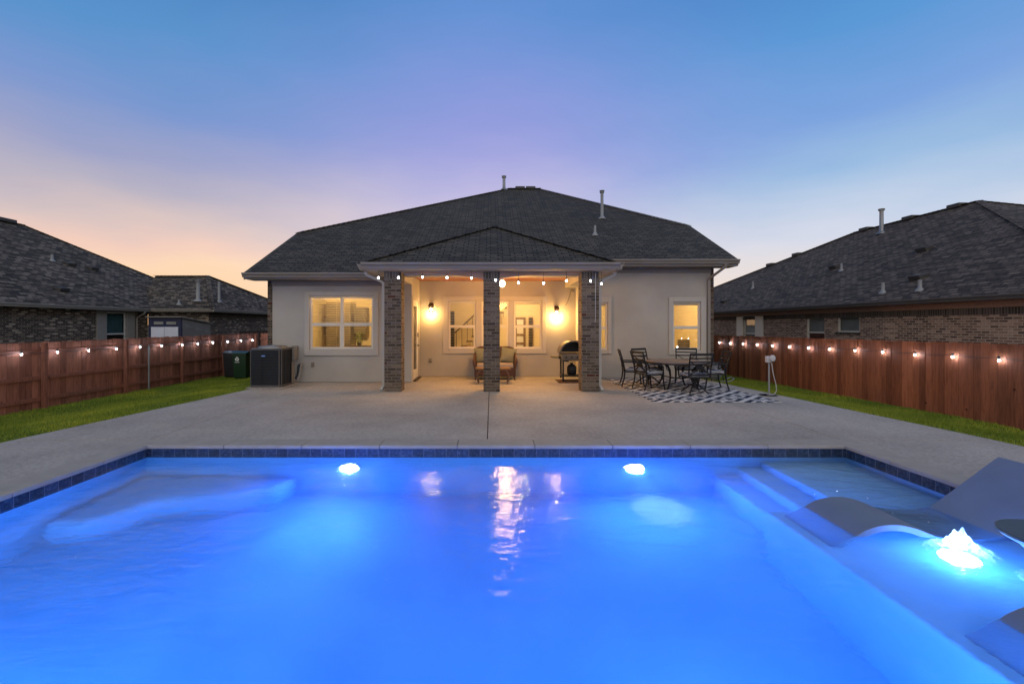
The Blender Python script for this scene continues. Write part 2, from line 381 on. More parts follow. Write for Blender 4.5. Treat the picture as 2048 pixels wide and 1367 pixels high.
def tag(o, label, cat, group=None):
    o['label'] = label; o['category'] = cat
    if group: o['group'] = group
    return o
def thing(name, label, cat, loc=(0, 0, 0), group=None):
    o = bpy.data.objects.new(name, None); C.objects.link(o); o.location = loc; o.empty_display_size = .2
    return tag(o, label, cat, group)
def struct(o, kind='structure'): o['kind'] = kind; return o
def copy_tree(o, parent=None):
    c = o.copy(); C.objects.link(c); c.parent = parent
    for ch in list(o.children): copy_tree(ch, c)
    return c
def light(name, typ, loc, energy, col, parent=None, size=.1, rot=None, **kw):
    d = bpy.data.lights.new(name, typ); d.energy = energy; d.color = col
    if typ == 'AREA': d.shape = 'DISK'; d.size = size
    else: d.shadow_soft_size = size
    for k, v in kw.items(): setattr(d, k, v)
    o = bpy.data.objects.new(name, d); C.objects.link(o); off = Vector((0, 0, 0)); p = parent
    while p is not None: off += p.location; p = p.parent
    o.location = Vector(loc)-off
    if rot: o.rotation_euler = rot
    if parent is not None: o.parent = parent
    return o

def wall_y(mb, y0, y1, x0, x1, z0, z1, holes=()):
    """wall in the XZ plane, front at y0, back at y1, with rectangular openings (x0,x1,z0,z1)"""
    xs = sorted({x0, x1, *[h[0] for h in holes], *[h[1] for h in holes]}); zs = sorted({z0, z1, *[h[2] for h in holes], *[h[3] for h in holes]})
    full = lambda i, j: 0 <= i < len(xs)-1 and 0 <= j < len(zs)-1 and not any(h[0]-1e-6 <= xs[i] and xs[i+1] <= h[1]+1e-6 and h[2]-1e-6 <= zs[j] and zs[j+1] <= h[3]+1e-6 for h in holes)
    for i in range(len(xs)-1):
        for j in range(len(zs)-1):
            if not full(i, j): continue
            a, b, c, d = xs[i], xs[i+1], zs[j], zs[j+1]
            mb.quad((a, y0, c), (b, y0, c), (b, y0, d), (a, y0, d)); mb.quad((a, y1, c), (a, y1, d), (b, y1, d), (b, y1, c))
            if not full(i-1, j): mb.quad((a, y0, c), (a, y0, d), (a, y1, d), (a, y1, c))
            if not full(i+1, j): mb.quad((b, y0, c), (b, y1, c), (b, y1, d), (b, y0, d))
            if not full(i, j-1): mb.quad((a, y0, c), (a, y1, c), (b, y1, c), (b, y0, c))
            if not full(i, j+1): mb.quad((a, y0, d), (b, y0, d), (b, y1, d), (a, y1, d))
def frame_y(mb, y0, y1, x0, x1, z0, z1, w, wt=None, wb=None):
    """rectangular frame, outer size x0..x1,z0..z1, member width w"""
    wt = wt or w; wb = wb or w
    mb.box(x0, x0+w, y0, y1, z0, z1); mb.box(x1-w, x1, y0, y1, z0, z1)
    mb.box(x0+w, x1-w, y0, y1, z1-wt, z1); mb.box(x0+w, x1-w, y0, y1, z0, z0+wb)

# =============================== setting ====================================================
ZW = -.15
PX0, PX1, PY0, PY1 = -4.72, 4.84, .62, 6.23        # inner faces of the pool
CW = .33                                           # coping width
def left_edge(y): return -6.92 if y < 6.3 else -6.92 + (y-6.3)*.125
def right_edge(y): return 7.30 if y < 6.0 else 7.30 - (y-6.0)*.105
g = .007
d = MB()
hx0, hx1, hy0, hy1 = PX0-CW, PX1+CW, PY0-CW, PY1+CW
def strip(x0f, x1f, y0, y1):
    d.prism([(x0f(y0), y0), (x1f(y0), y0), (x1f(y1), y1), (x0f(y1), y1)], -.14, 0)
cst = lambda v: (lambda y: v)
xs = [None, -4.95, -.06, 5.05, None]
for y0, y1 in ((-3, 1.6), (1.6, 6.56-g)):
    strip(left_edge, cst(hx0-.004), y0+g, y1-g); strip(cst(hx1+.004), right_edge, y0+g, y1-g)
strip(cst(hx0+.004), cst(hx1-.004), -3+g, hy0-.006)
for y0, y1 in ((6.56+g, 11.2-g), (11.2+g, 14.60)):
    for i in range(4):
        f0 = left_edge if i == 0 else cst(xs[i]+g); f1 = right_edge if i == 3 else cst(xs[i+1]-g)
        if y0 > 11 and i == 0: strip(left_edge, f1, y0, 13.3)
        else: strip(f0, f1, y0, y1)
struct(d.build('pool_deck', 'deck', bevel=.004, seg=1))
u = MB()
u.prism([(-6.85, -3), (hx0-.01, -3), (hx0-.01, 6.56), (-6.85, 6.56)], -.3, -.022); u.prism([(hx1+.01, -3), (7.2, -3), (7.2, 6.56), (hx1+.01, 6.56)], -.3, -.022)
u.prism([(-6.8, 6.57), (7.1, 6.57), (6.35, 14.5), (-5.9, 14.5)], -.3, -.022); u.box(hx0, hx1, -3, hy0-.02, -.3, -.022)
struct(u.build('pool_deck_base', 'room_dark'))

def lawn_z(x, y):
    if x < 0:
        t = np.clip((left_edge_np(y)-x)/3.4, 0, 1); return -.025 - .28*t*t*(3-2*t) - .006*np.clip(y-12, 0, 20)
    t = np.clip((x-right_edge_np(y))/2.1, 0, 1); return -.025 - .17*t*t*(3-2*t) - .016*np.clip(y-9, 0, 25)
def left_edge_np(y): return np.where(y < 6.3, -6.92, -6.92+(y-6.3)*.125) if not np.isscalar(y) else (left_edge(y) if y < 13.3 else -6.3)
def right_edge_np(y): return np.where(y < 6.0, 7.30, 7.30-(y-6.0)*.105) if not np.isscalar(y) else right_edge(y)
lw = MB()
for side in (-1, 1):
    ys = np.linspace(-3, 27, 61); nx = 14
    for j in range(len(ys)-1):
        for i in range(nx):
            def P(a, yy):
                e = (left_edge(yy) if side < 0 else right_edge(yy))
                if side < 0 and yy > 13.3: e = -5.9
                if side > 0 and yy > 14: e = 6.2
                e += .06*(-side)*-1*-1
                far = -12.2 if side < 0 else 10.6
                x = e + (far-e)*a; return (x, yy, float(lawn_z(x, float(yy))))
            a0, a1 = i/nx, (i+1)/nx
            lw.quad(P(a0, ys[j]), P(a1, ys[j]), P(a1, ys[j+1]), P(a0, ys[j+1]))
bmw = lw.build('lawn', 'lawn', smooth=60); struct(bmw)
gd = MB()
G = -.62; R = 400
gd.quad((-R, -R, G), (-7, -R, G), (-7, R, G), (-R, R, G)); gd.quad((7.4, -R, G), (R, -R, G), (R, R, G), (7.4, R, G))
gd.quad((-7, 6.9, G), (7.4, 6.9, G), (7.4, R, G), (-7, R, G)); gd.quad((-7, -R, G), (7.4, -R, G), (7.4, .2, G), (-7, .2, G))
struct(gd.build('ground', 'soil'))
# grass blades: one mass
def grass():
    V = []
    for side, n in ((-1, 130000), (1, 80000)):
        y = rng.uniform(2.5, 22, n*2); y = y[rng.random(n*2) < np.clip(14/(y+4), .3, 1)][:n]; n = len(y)
        if side < 0: e = np.where(y < 13.3, left_edge_np(y), -6.5); far = -10.55
        else: e = np.where(y < 14.2, right_edge_np(y), 6.98); far = 9.36
        jag = .07*np.sin(y*7.3)+.05*np.sin(y*19+1)+.04*np.sin(y*43)
        x = e - side*(jag*.45) + (far-e-side*.02)*rng.random(n)
        if side < 0: z = lawn_z(-9, 1) * 0 + np.array([float(lawn_z(a, float(b))) for a, b in zip(x, y)])
        else: z = np.array([float(lawn_z(a, float(b))) for a, b in zip(x, y)])
        h = rng.uniform(.022, .055, n)*(1+.25*np.sin(x*3+y*2)); th = rng.uniform(0, 2*PI, n); w = rng.uniform(.003, .0065, n)
        lx, ly = rng.normal(0, .018, n), rng.normal(0, .018, n)
        a = np.stack([x+w*np.cos(th), y+w*np.sin(th), z-.005], 1); b = np.stack([x-w*np.cos(th), y-w*np.sin(th), z-.005], 1); c = np.stack([x+lx, y+ly, z+h], 1)
        V.append(np.stack([a, b, c], 1).reshape(-1, 3))
    V = np.concatenate(V).astype(np.float32); n = len(V)//3
    me = bpy.data.meshes.new('grass'); me.vertices.add(len(V)); me.vertices.foreach_set('co', V.ravel())
    me.loops.add(n*3); me.loops.foreach_set('vertex_index', np.arange(n*3, dtype=np.int32))
    me.polygons.add(n); me.polygons.foreach_set('loop_start', np.arange(0, n*3, 3, dtype=np.int32))
    me.update(); me.validate(); me.materials.append(M['grass'])
    o = bpy.data.objects.new('grass', me); C.objects.link(o); tag(o, 'short green lawn grass between the deck and both fences', 'grass'); struct(o, 'stuff')
grass()

# =============================== pool =======================================================
pool = thing('swimming_pool', 'rectangular in-ground pool glowing blue with pale stone coping', 'pool', (0, 3.4, 0))
ZF = -1.55; ZL = -.40
b = MB()
b.quad((PX0, PY0, ZF), (PX1, PY0, ZF), (PX1, PY1, ZF), (PX0, PY1, ZF))
zt = -.19
for p, q in (((PX0, PY1), (PX1, PY1)), ((PX1, PY1), (PX1, PY0)), ((PX1, PY0), (PX0, PY0)), ((PX0, PY0), (PX0, PY1))):
    b.quad((*p, ZF), (*q, ZF), (*q, zt), (*p, zt))
b.build('basin', 'plaster', pool)
t = MB()
for p, q in (((PX0, PY1), (PX1, PY1)), ((PX1, PY1), (PX1, PY0)), ((PX1, PY0), (PX0, PY0)), ((PX0, PY0), (PX0, PY1))):
    t.quad((*p, zt), (*q, zt), (*q, -.035), (*p, -.035))
t.build('waterline_tile', 'tile', pool)
MB().box(2.78, PX1-.002, PY0+.002, 4.64, ZF+.002, ZL).build('tanning_ledge', 'plaster', pool, bevel=.03, seg=3)
for x0, x1, zz in ((3.68, PX1-.002, ZL-.01), (3.34, 3.68, ZL-.27), (3.02, 3.34, ZL-.54)):
    MB().box(x0, x1, 4.642, PY1-.002, ZF+.002, zz).build('step', 'plaster', pool, bevel=.025, seg=3)
MB().prism([(PX0+.002, PY1-.002), (PX0+.002, 4.7), (-4.25, 4.75), (-3.9, 5.35), (-3.2, 5.55), (-2.7, 5.75), (-2.6, PY1-.002)], ZF+.002, -.98).build('corner_bench', 'plaster', pool, bevel=.14, seg=6)
# coping: stones along the four sides
cp = MB()
def stones(p, q, n, inner):
    p, q = Vector((*p, 0)), Vector((*q, 0)); dd = (q-p)/n; u = dd.normalized(); w = Vector((*inner, 0))
    for i in range(n):
        a = p+dd*i+u*.003; c = p+dd*(i+1)-u*.003
        cp.slab([a, c, c+w, a+w], (0, 0, -.052))
ov = .02
stones((PX0, hy1), (PX1, hy1), 9, (0, -CW-ov)); stones((PX0, hy0), (PX1, hy0), 9, (0, CW+ov))
stones((hx0, hy0), (hx0, hy1), 6, (CW+ov, 0)); stones((hx1, hy0), (hx1, hy1), 6, (-CW-ov, 0))
for v in range(len(cp.v)): cp.v[v] = (cp.v[v][0], cp.v[v][1], cp.v[v][2]+.012)
cp.build('coping', 'coping_stone', pool, bevel=.012, seg=3)
# lamps in the far wall, plus an unseen near-wall pair added to brighten the water
BLUE = (.035, .155, 1.0)
for lx, ly, sgn in ((wx(700, PY1), PY1, -1), (wx(1268, PY1), PY1, -1), (-3.1, PY0, 1), (1.3, PY0, 1)):
    lz = -.62
    rot90 = Matrix.Rotation(PI/2, 4, 'X')
    m = MB(); m.lathe([(.14, -.02), (.16, 0), (.16, .02), (.13, .03), (.13, .0)], n=28)
    m.v = [(lx+v[0], ly+sgn*v[2]+sgn*.005, lz+v[1]*1.3) for v in m.v]; L = m.build('pool_lamp', 'galvanised', pool, smooth=40)
    m = MB(); m.lathe([(.128, .012), (.11, .03), (.06, .042), (.01, .046)], n=28)
    m.v = [(lx+v[0], ly+sgn*v[2]+sgn*.005, lz+v[1]*1.3) for v in m.v]; m.build('lens', 'pool_lens', L, smooth=60)
    light('pool_light', 'AREA', (lx, ly+sgn*.06, lz), (230 if lx > 0 else 165) if sgn < 0 else (620 if lx < 0 else 520), BLUE if sgn < 0 else (.055, .245, 1), pool, .22, (PI/2*(-1 if sgn < 0 else 1), 0, 0))
for (sx, tx_, ty_, e_, col_, ang) in ((wx(1268, PY1), 2.12, 5.80, 520, (.42, .55, 1), 46), (wx(700, PY1), -1.95, 5.0, 300, (.12, .34, 1), 62)):
    p_ = Vector((sx, PY1-.08, -.66)); q_ = Vector((tx_, ty_, ZF))
    light('pool_light', 'SPOT', p_, e_, col_, pool, .06, (q_-p_).to_track_quat('-Z', 'Y').to_euler(), spot_size=math.radians(ang), spot_blend=1.)
# water surface
nw = MB(); nw.box(PX0-.01, PX1+.01, PY0-.01, PY1+.01, ZF-.05, ZW)
struct(nw.build('water', 'water'))

# bubbler on the ledge
BX, BY = 3.72, 3.62
bub = thing('water_bubbler', 'white foaming bubbler jet lit from below on the pool ledge', 'fountain', (BX, BY, ZL))
MB().lathe([(.06, 0), (.06, .012), (.045, .016)], (BX, BY, ZL), 20).build('lens', 'bubbler_lens', bub)
m = MB(); nr_, na = 34, 64; vs = []; fs_ = []
import mathutils.noise as mn
for i in range(nr_+1):
    for k_ in range(na):
        a = 2*PI*k_/na; rr = .33*(i/nr_)**1.2*(1+.45*mn.noise((math.cos(a)*2., math.sin(a)*2., 5.))); cx_, cy_ = rr*math.cos(a)*1.15, rr*math.sin(a)*.85
        n1 = mn.noise((cx_*11, cy_*11, 3.1)); n2 = mn.noise((cx_*38, cy_*38, 9.)); n3 = mn.noise((cx_*90, cy_*90, 1.))
        rim = 1+.35*mn.noise((math.cos(a)*2.2, math.sin(a)*2.2, 5.))
        hgt = .125*math.exp(-(rr/.12)**1.5)*(1+.75*n1+.35*n2+.15*n3) + .020*math.exp(-(rr/(.27*rim))**4)*(1+.7*n2) - .03*max(0, rr-.2)/.1
        vs.append((BX+cx_, BY+cy_, ZW-.006+hgt))
for i in range(nr_):
    for k_ in range(na):
        q_ = (i*na+k_, i*na+(k_+1) % na, (i+1)*na+(k_+1) % na, (i+1)*na+k_); fs_.append(q_)
m.add(vs, fs_)
for k_ in range(0):
    a = random.uniform(0, 2*PI); rr = abs(random.gauss(.02, .10)); m.ball((BX+rr*math.cos(a), BY+rr*math.sin(a), ZW+.02+.17*math.exp(-(rr/.12)**2)*random.uniform(.85, 1.2)), random.uniform(.002, .005), 6, 4)
o = m.build('foam', 'foam', bub, smooth=80)
light('bubbler_light', 'POINT', (BX, BY, ZW+.05), 7, (.42, .66, 1), bub, .03)
light('bubbler_glow', 'POINT', (BX, BY, ZL+.16), 85, (.05, .24, 1), bub, .17)

# in-pool loungers: bent sheet of resin
def lounger(yc, label):
    th = thing('pool_lounger', label, 'pool lounger', (3.9, yc, ZL), 'grey wave loungers on the pool ledge')
    prof = [(2.90, ZL), (2.98, -.32), (3.07, -.17), (3.18, -.095), (3.32, -.052), (3.45, -.045), (3.58, -.065), (3.72, -.115), (3.87, -.19), (4.02, -.24), (4.16, -.24), (4.28, -.195), (4.45, -.085), (4.65, .065), (4.86, .22), (5.02, .34), (5.04, .345)]
    pts = []
    for i in range(len(prof)-1):
        for k in range(3):
            f = k/3; pts.append((prof[i][0]*(1-f)+prof[i+1][0]*f, prof[i][1]*(1-f)+prof[i+1][1]*f))
    pts.append(prof[-1])
    for _ in range(4): pts = [pts[0]]+[tuple((pts[i-1][k]+2*pts[i][k]+pts[i+1][k])/4 for k in (0, 1)) for i in range(1, len(pts)-1)]+[pts[-1]]
    def sheet(y0, y1, top, bot, nm):
        m = MB(); n = len(pts); T = []; B = []
        for i, (x, z) in enumerate(pts):
            a = pts[max(i-1, 0)]; c = pts[min(i+1, n-1)]; dx, dz = c[0]-a[0], c[1]-a[1]; l = math.hypot(dx, dz)
            T.append((x-dz/l*top, z+dx/l*top)); B.append((x-dz/l*bot, z+dx/l*bot))
        ring = T+B[::-1]; N = len(ring)
        vs = [(x, y0, z) for x, z in ring]+[(x, y1, z) for x, z in ring]
        fs = []
        for i in range(n-1):
            fs += [(i, i+1, N-2-i, N-1-i), (N+i, N+N-1-i, N+N-2-i, N+i+1), (i, N+i, N+i+1, i+1), (N-1-i, N-2-i, N+N-2-i, N+N-1-i)]
        fs += [(0, N-1, N+N-1, N), (n-1, N+n-1, N+n, n)]
        m.add(vs, fs); return m.build(nm, 'lounger_resin', th, bevel=.012, smooth=40)
    sheet(yc-.32, yc+.32, 0, -.055, 'shell')
    for s in (-.22, .22):
        m = MB(); m.box(4.20, 4.75, yc+s-.02, yc+s+.02, ZL+.002, -.30); m.build('foot', 'lounger_resin', th, bevel=.008)
lounger(4.20, 'grey resin wave lounger on the pool ledge beyond the bubbler')
lounger(2.47, 'grey resin wave lounger on the pool ledge nearest the camera')
st = thing('pool_side_table', 'round resin side table with flared white stem standing in the pool', 'side table', (4.12, 3.32, ZL))
MB().lathe([(.19, 0), (.18, .03), (.10, .06), (.07, .12), (.075, .22), (.11, .33), (.19, .42), (.285, .475), (.30, .49)], (4.12, 3.32, ZL), 40).build('stem', 'table_resin', st, smooth=50)
MB().lathe([(.29, .4905), (.306, .495), (.306, .508), (.295, .513), (.27, .509), (.01, .508)], (4.12, 3.32, ZL), 40).build('table_top', 'table_top_resin', st, smooth=30)

# =============================== house ======================================================
YL, YB, YR, YC = 13.17, 14.58, 14.17, 11.29
XL0, XLC, XRC, XR1 = -6.34, -2.31, 2.70, 6.82
house = thing('house', 'single-storey stucco and brick house with dark shingle roof and lit porch', 'house', (0, 13, 0))
WT = .2
def hole(px0, px1, py0, py1, Y): return (wx(px0, Y), wx(px1, Y), wz(py1, Y), wz(py0, Y))
hL = hole(620, 746.3, 592, 698, YL)
hB = [hole(897, 951, 602, 697, YB), hole(963, 1017, 602, 697, YB), hole(1028, 1083.6, 602, 697, YB)]
hR = [hole(1166, 1215, 605, 699, YR), hole(1345.7, 1400.4, 604, 699, YR)]
w = MB()
wall_y(w, YL, YL+WT, XL0, XLC, .01, 3.35, [hL]); 
wall_y(w, YB, YB+WT, XLC-.6, XRC+.6, .01, 3.5, hB)
wall_y(w, YR, YR+WT, XRC, XR1, .01, 3.75, hR)
w.box(XRC, XRC+WT, YR+WT, YB, .01, 3.5)
# return wall with the door opening
DY0, DY1, DZ = 13.36, 14.40, 2.45
w.box(XLC-WT, XLC, YL+WT, DY0, .01, 3.35); w.box(XLC-WT, XLC, DY1, YB, .01, 3.35); w.box(XLC-WT, XLC, DY0, DY1, DZ, 3.35)
w.build('stucco_wall', 'stucco', house)
# brick body behind the stucco front
bk = MB()
bk.box(-6.53, -6.30, YL+.10, 30.3, 0, 3.3); bk.slab([(-6.53, YL+.1, 3.3), (-6.53, 16.2, 4.72), (-6.53, 30, 4.72), (-6.53, 30.3, 3.3)], (.2, 0, 0))
bk.box(6.80, 6.97, YR+.10, 30.3, 0, 3.6); bk.slab([(6.97, YR+.1, 3.6), (6.97, 17, 5.1), (6.97, 30, 5.1), (6.97, 30.3, 3.6)], (-.2, 0, 0))
bk.box(-6.3, 6.8, 30.1, 30.3, 0, 3.3)
bk.build('brick_wall', 'brick', house)

# roofs
def ZM(y): return 3.11 + .52*(y-12.65)
EXL, EXR = -6.895, 7.40
r = MB(); TH = (0, 0, -.07)
def on(p): return (p[0], p[1], ZM(p[1]))
PKL, PKR = (.81, 23.15), (2.47, 23.15)
r.slab([on(p) for p in ((EXL, 12.65), (0, 12.65), (0, 13.64), (EXR, 13.64), (EXR, 16.96), PKR, PKL, (EXL, 16.09))], TH)
zk = ZM(16.09); zk2 = ZM(16.96); zp = ZM(23.15)
r.slab([(EXL, 16.09, zk), (PKL[0], PKL[1], zp), (EXL, 30.2, zk)], TH)
r.slab([(EXR, 16.96, zk2), (EXR, 29.4, zk2), (PKR[0], PKR[1], zp)], TH)
r.slab([(EXL, 30.2, zk), (PKL[0], 23.15, zp), (PKR[0], 23.15, zp), (EXR, 29.4, zk2), (EXR, 32.7, 3.6), (EXL, 33.6, 3.1)], TH)
roof = r.build('roof', 'shingle', house)
# ridge caps
def caps(mb, p, q, wd=.24, step=.2):
    p, q = Vector(p), Vector(q); n = max(2, int((q-p).length/step))
    for i in range(n):
        a = p+(q-p)*(i/n); c = p+(q-p)*((i+1.15)/n); mb.bar(a+Vector((0, 0, .012)), c+Vector((0, 0, .022)), wd, .016)
PA = (.10, 13.94, 4.67); PEY, PEZ = 10.89, 3.146; PXa, PXb = -3.10, 3.05
pr = MB()
pr.slab([(PXa, PEY, PEZ), (PXb, PEY, PEZ), PA], TH)
pr.slab([(PXa, PEY, PEZ), PA, (.10, 15.72, 4.67), (PXa, 12.74, PEZ)], TH)
pr.slab([PA, (PXb, PEY, PEZ), (PXb, 14.15, PEZ), (2.12, 13.64, 3.63), (.10, 15.72, 4.67)], TH)
proof = pr.build('porch_roof', 'shingle', house)
def cap_lines(parent, mat, *pairs):
    for p, q in pairs:
        cm = MB(); caps(cm, p, q); cm.build('ridge_cap', mat, parent)
cap_lines(house, 'shingle', ((PXa+.1, PEY+.1, PEZ+.05), PA), ((PXb-.1, PEY+.1, PEZ+.05), PA), ((EXL, 16.09, zk), (*PKL, zp)), ((EXR, 16.96, zk2), (*PKR, zp)), ((*PKL, zp), (*PKR, zp)))
# gutters, fascia and soffits
def gutter(mb, p, q, out, z, h=.13, dpt=.12):
    """K-style gutter: profile pushed along p-q; out = outward unit vector"""
    o = Vector((*out, 0)); p = Vector((*p, z)); q = Vector((*q, z))
    prof = [(0, 0), (dpt*.55, 0), (dpt*.7, h*.45), (dpt, h*.72), (dpt, h), (dpt-.012, h), (dpt-.012, h*.78), (0, h*.78)]
    n = len(prof); vs = [e + o*a + Vector((0, 0, c-h)) for e in (p, q) for a, c in prof]
    mb.add(vs, [tuple(range(n)), tuple(range(2*n-1, n-1, -1))]+[(i, (i+1) % n, n+(i+1) % n, n+i) for i in range(n)])
gt = MB()
gutter(gt, (EXL, 12.65), (-2.95, 12.65), (0, -1), 3.10)
gutter(gt, (3.02, 13.64), (EXR, 13.64), (0, -1), 3.615)
gutter(gt, (PXa, PEY), (PXb, PEY), (0, -1), PEZ-.005, .16, .13)
gutter(gt, (PXa, PEY), (PXa, 12.6), (-1, 0), PEZ-.005, .16, .13); gutter(gt, (PXb, PEY), (PXb, 14.1), (1, 0), PEZ-.005, .16, .13)
gt.build('gutter', 'fascia_paint', house)
fs = MB()
fs.box(EXL+.02, -2.7, 12.655, 12.68, 2.93, 3.03); fs.box(EXL+.02, -2.7, 12.68, YL+.02, 2.93, 2.95)          # left fascia + soffit
fs.box(3.05, EXR-.02, 13.645, 13.67, 3.42, 3.54); fs.box(3.05, EXR-.02, 13.67, YR+.02, 3.42, 3.44)
for X, y0, y1, s in ((EXL, 12.65, 16.09, 1), (EXR, 13.64, 16.96, -1)):                                       # rake boards
    fs.slab([(X, y0, ZM(y0)-.07), (X, y1, ZM(y1)-.07), (X, y1, ZM(y1)-.24), (X, y0, ZM(y0)-.20)], (s*.025, 0, 0))
    wl = XL0-.19 if s > 0 else 6.97
    fs.slab([(X+s*.025, y0+.02, ZM(y0)-.18), (X+s*.025, y1, ZM(y1)-.21), (wl, y1, ZM(y1)-.21), (wl, y0+.02, ZM(y0)-.18)], (0, 0, .02))
fs.box(XL0-.01, -2.72, YL-.025, YL-.002, 2.78, 2.925); fs.box(XL0-.01, -2.72, YL-.045, YL-.027, 2.86, 2.925)  # frieze
fs.box(2.72, XR1+.01, YR-.025, YR-.002, 3.27, 3.415)
fs.box(PXa+.01, PXb-.01, PEY+.005, PEY+.03, 2.975, 3.09)                                                     # porch fascia
fs.box(PXa+.01, PXa+.03, PEY+.03, 12.6, 2.975, 3.09); fs.box(PXb-.03, PXb-.01, PEY+.03, 14.15, 2.975, 3.09)
fs.build('fascia', 'fascia_paint', house, bevel=.004)
sf = MB()
sf.box(PXa+.03, PXb-.03, PEY+.03, YC-.002, 2.982, 3.0); sf.box(PXa+.03, -2.66, YC, YL, 2.982, 3.0); sf.box(2.67, PXb-.03, YC, YR, 2.982, 3.0)
sf.build('soffit', 'trim_stucco', house)
MB().box(-2.28, 2.28, 12.1, YB+.02, 3.06, 3.08).build('porch_ceiling', 'ceiling_wood', house)
# porch beams
bs = MB()
bs.box(-2.24, 2.24, YC+.34, 12.1, 2.915, 3.08)
bs.box(-2.655, -2.285, YC+.42, YL-.002, 2.82, 3.06); bs.box(2.285, 2.655, YC+.42, YR-.002, 2.82, 3.06)
bs.build('porch_beam', 'trim_stucco', house, bevel=.006)
for x0, x1, flip in ((-2.235, -.205, 1), (.21, 2.235, -1)):      # arched cedar header, deeper at the middle pillar
    n = 14; top = []; bot = []
    for i in range(n+1):
        f = i/n; x = x0+(x1-x0)*f; e = f if flip > 0 else 1-f
        top.append((x, 2.98)); bot.append((x, 2.935-.14*max(0, (e-.25)/.75)**2*1.0))
    m = MB(); N = n+1
    vs = [(x, YC+.03, z) for x, z in top]+[(x, YC+.03, z) for x, z in bot]+[(x, YC+.10, z) for x, z in top]+[(x, YC+.10, z) for x, z in bot]
    q = []
    for i in range(n): q += [(i, i+1, N+i+1, N+i), (2*N+i, 3*N+i, 3*N+i+1, 2*N+i+1), (N+i, N+i+1, 3*N+i+1, 3*N+i), (i, 2*N+i, 2*N+i+1, i+1)]
    q += [(0, N, 3*N, 2*N), (n, 2*N+n, 3*N+n, N+n)]
    m.add(vs, q).build('header', 'cedar_beam', house)
# pillars
for x0, x1 in ((-2.66, -2.24), (-.20, .205), (2.24, 2.67)):
    c = MB().box(x0, x1, YC, YC+.42, .006, 2.735).build('brick_pillar', 'brick', house, bevel=.006)
    MB().box(x0-.003, x1+.003, YC-.003, YC+.423, 2.737, 2.978).build('soldier_course', 'brick_soldier', c, bevel=.006)

# windows
def sash(mb, y, x0, x1, z0, z1, wd=.045, t=.035): frame_y(mb, y, y+t, x0, x1, z0, z1, wd)
def window(parent, Y, openings, trim, blinds=True, units=1, bl=(0., 1.), label=None):
    """single-hung windows in a stucco surround; openings share one surround"""
    x0, x1, z0, z1 = trim; m = MB(); e = .008
    ox0 = min(o[0] for o in openings); ox1 = max(o[1] for o in openings); oz0 = openings[0][2]; oz1 = openings[0][3]
    pd = .045
    m.box(x0, ox0-e, Y-pd, Y-.001, z0, z1); m.box(ox1+e, x1, Y-pd, Y-.001, z0, z1)
    m.box(ox0-e, ox1+e, Y-pd, Y-.001, oz1+e, z1); m.box(ox0-e, ox1+e, Y-pd, Y-.001, z0, oz0-e)
    so = sorted(openings)
    for a, c in zip(so, so[1:]): m.box(a[1]+e, c[0]-e, Y-pd, Y-.001, oz0-e, oz1+e)
    win = m.build('window', 'trim_stucco', parent, bevel=.008)
    for (a, c, lo, hi) in so:
        n = units; wd = (c-a)/n
        for k in range(n):
            u0, u1 = a+wd*k+.002, a+wd*(k+1)-.002; zm = lo+(hi-lo)*.47
            f = MB(); frame_y(f, Y+.015, Y+.085, u0, u1, lo+.002, hi-.002, .035)
            f.box(u0+.035, u1-.035, Y+.025, Y+.06, zm-.025, zm+.025)
            frame_y(f, Y+.03, Y+.06, u0+.035, u1-.035, lo+.037, zm-.025, .025); frame_y(f, Y+.055, Y+.08, u0+.035, u1-.035, zm+.025, hi-.037, .016)
            f.build('sash', 'window_vinyl', win, bevel=.003, seg=1)
            p = MB(); p.quad((u0+.05, Y+.045, lo+.05), (u1-.05, Y+.045, lo+.05), (u1-.05, Y+.045, zm-.03), (u0+.05, Y+.045, zm-.03))
            p.quad((u0+.045, Y+.068, zm+.03), (u1-.045, Y+.068, zm+.03), (u1-.045, Y+.068, hi-.045), (u0+.045, Y+.068, hi-.045))
            p.build('pane', 'glass', win)
            if blinds:
                s = MB(); by = Y+.15; zt_, zb_ = hi-.05, lo+(hi-lo)*bl[0]+.03
                s.box(u0+.03, u1-.03, by-.03, by+.03, zt_-.045, zt_)
                z = zt_-.07; rot = Matrix.Rotation(math.radians(-6), 3, 'X')
                while z > zb_:
                    s.obox(((u0+u1)/2, by, z), (u1-u0-.07, .048, .0025), rot); z -= .052
                for fx in (.2, .8): s.box(u0+(u1-u0)*fx-.0015, u0+(u1-u0)*fx+.0015, by-.027, by-.024, zb_, zt_)
                s.box(u0+.035, u1-.035, by-.022, by+.022, zb_-.02, zb_)
                s.build('blind', 'blind', win)
    return win
window(house, YL, [hL], hole(609.5, 756.5, 583, 710.5, YL), units=2)
window(house, YB, hB, hole(886.5, 1092.5, 592.5, 707, YB))
window(house, YR, [hR[0]], hole(1155, 1222.6, 594, 707, YR))
window(house, YR, [hR[1]], hole(1337, 1411.5, 594, 709, YR))

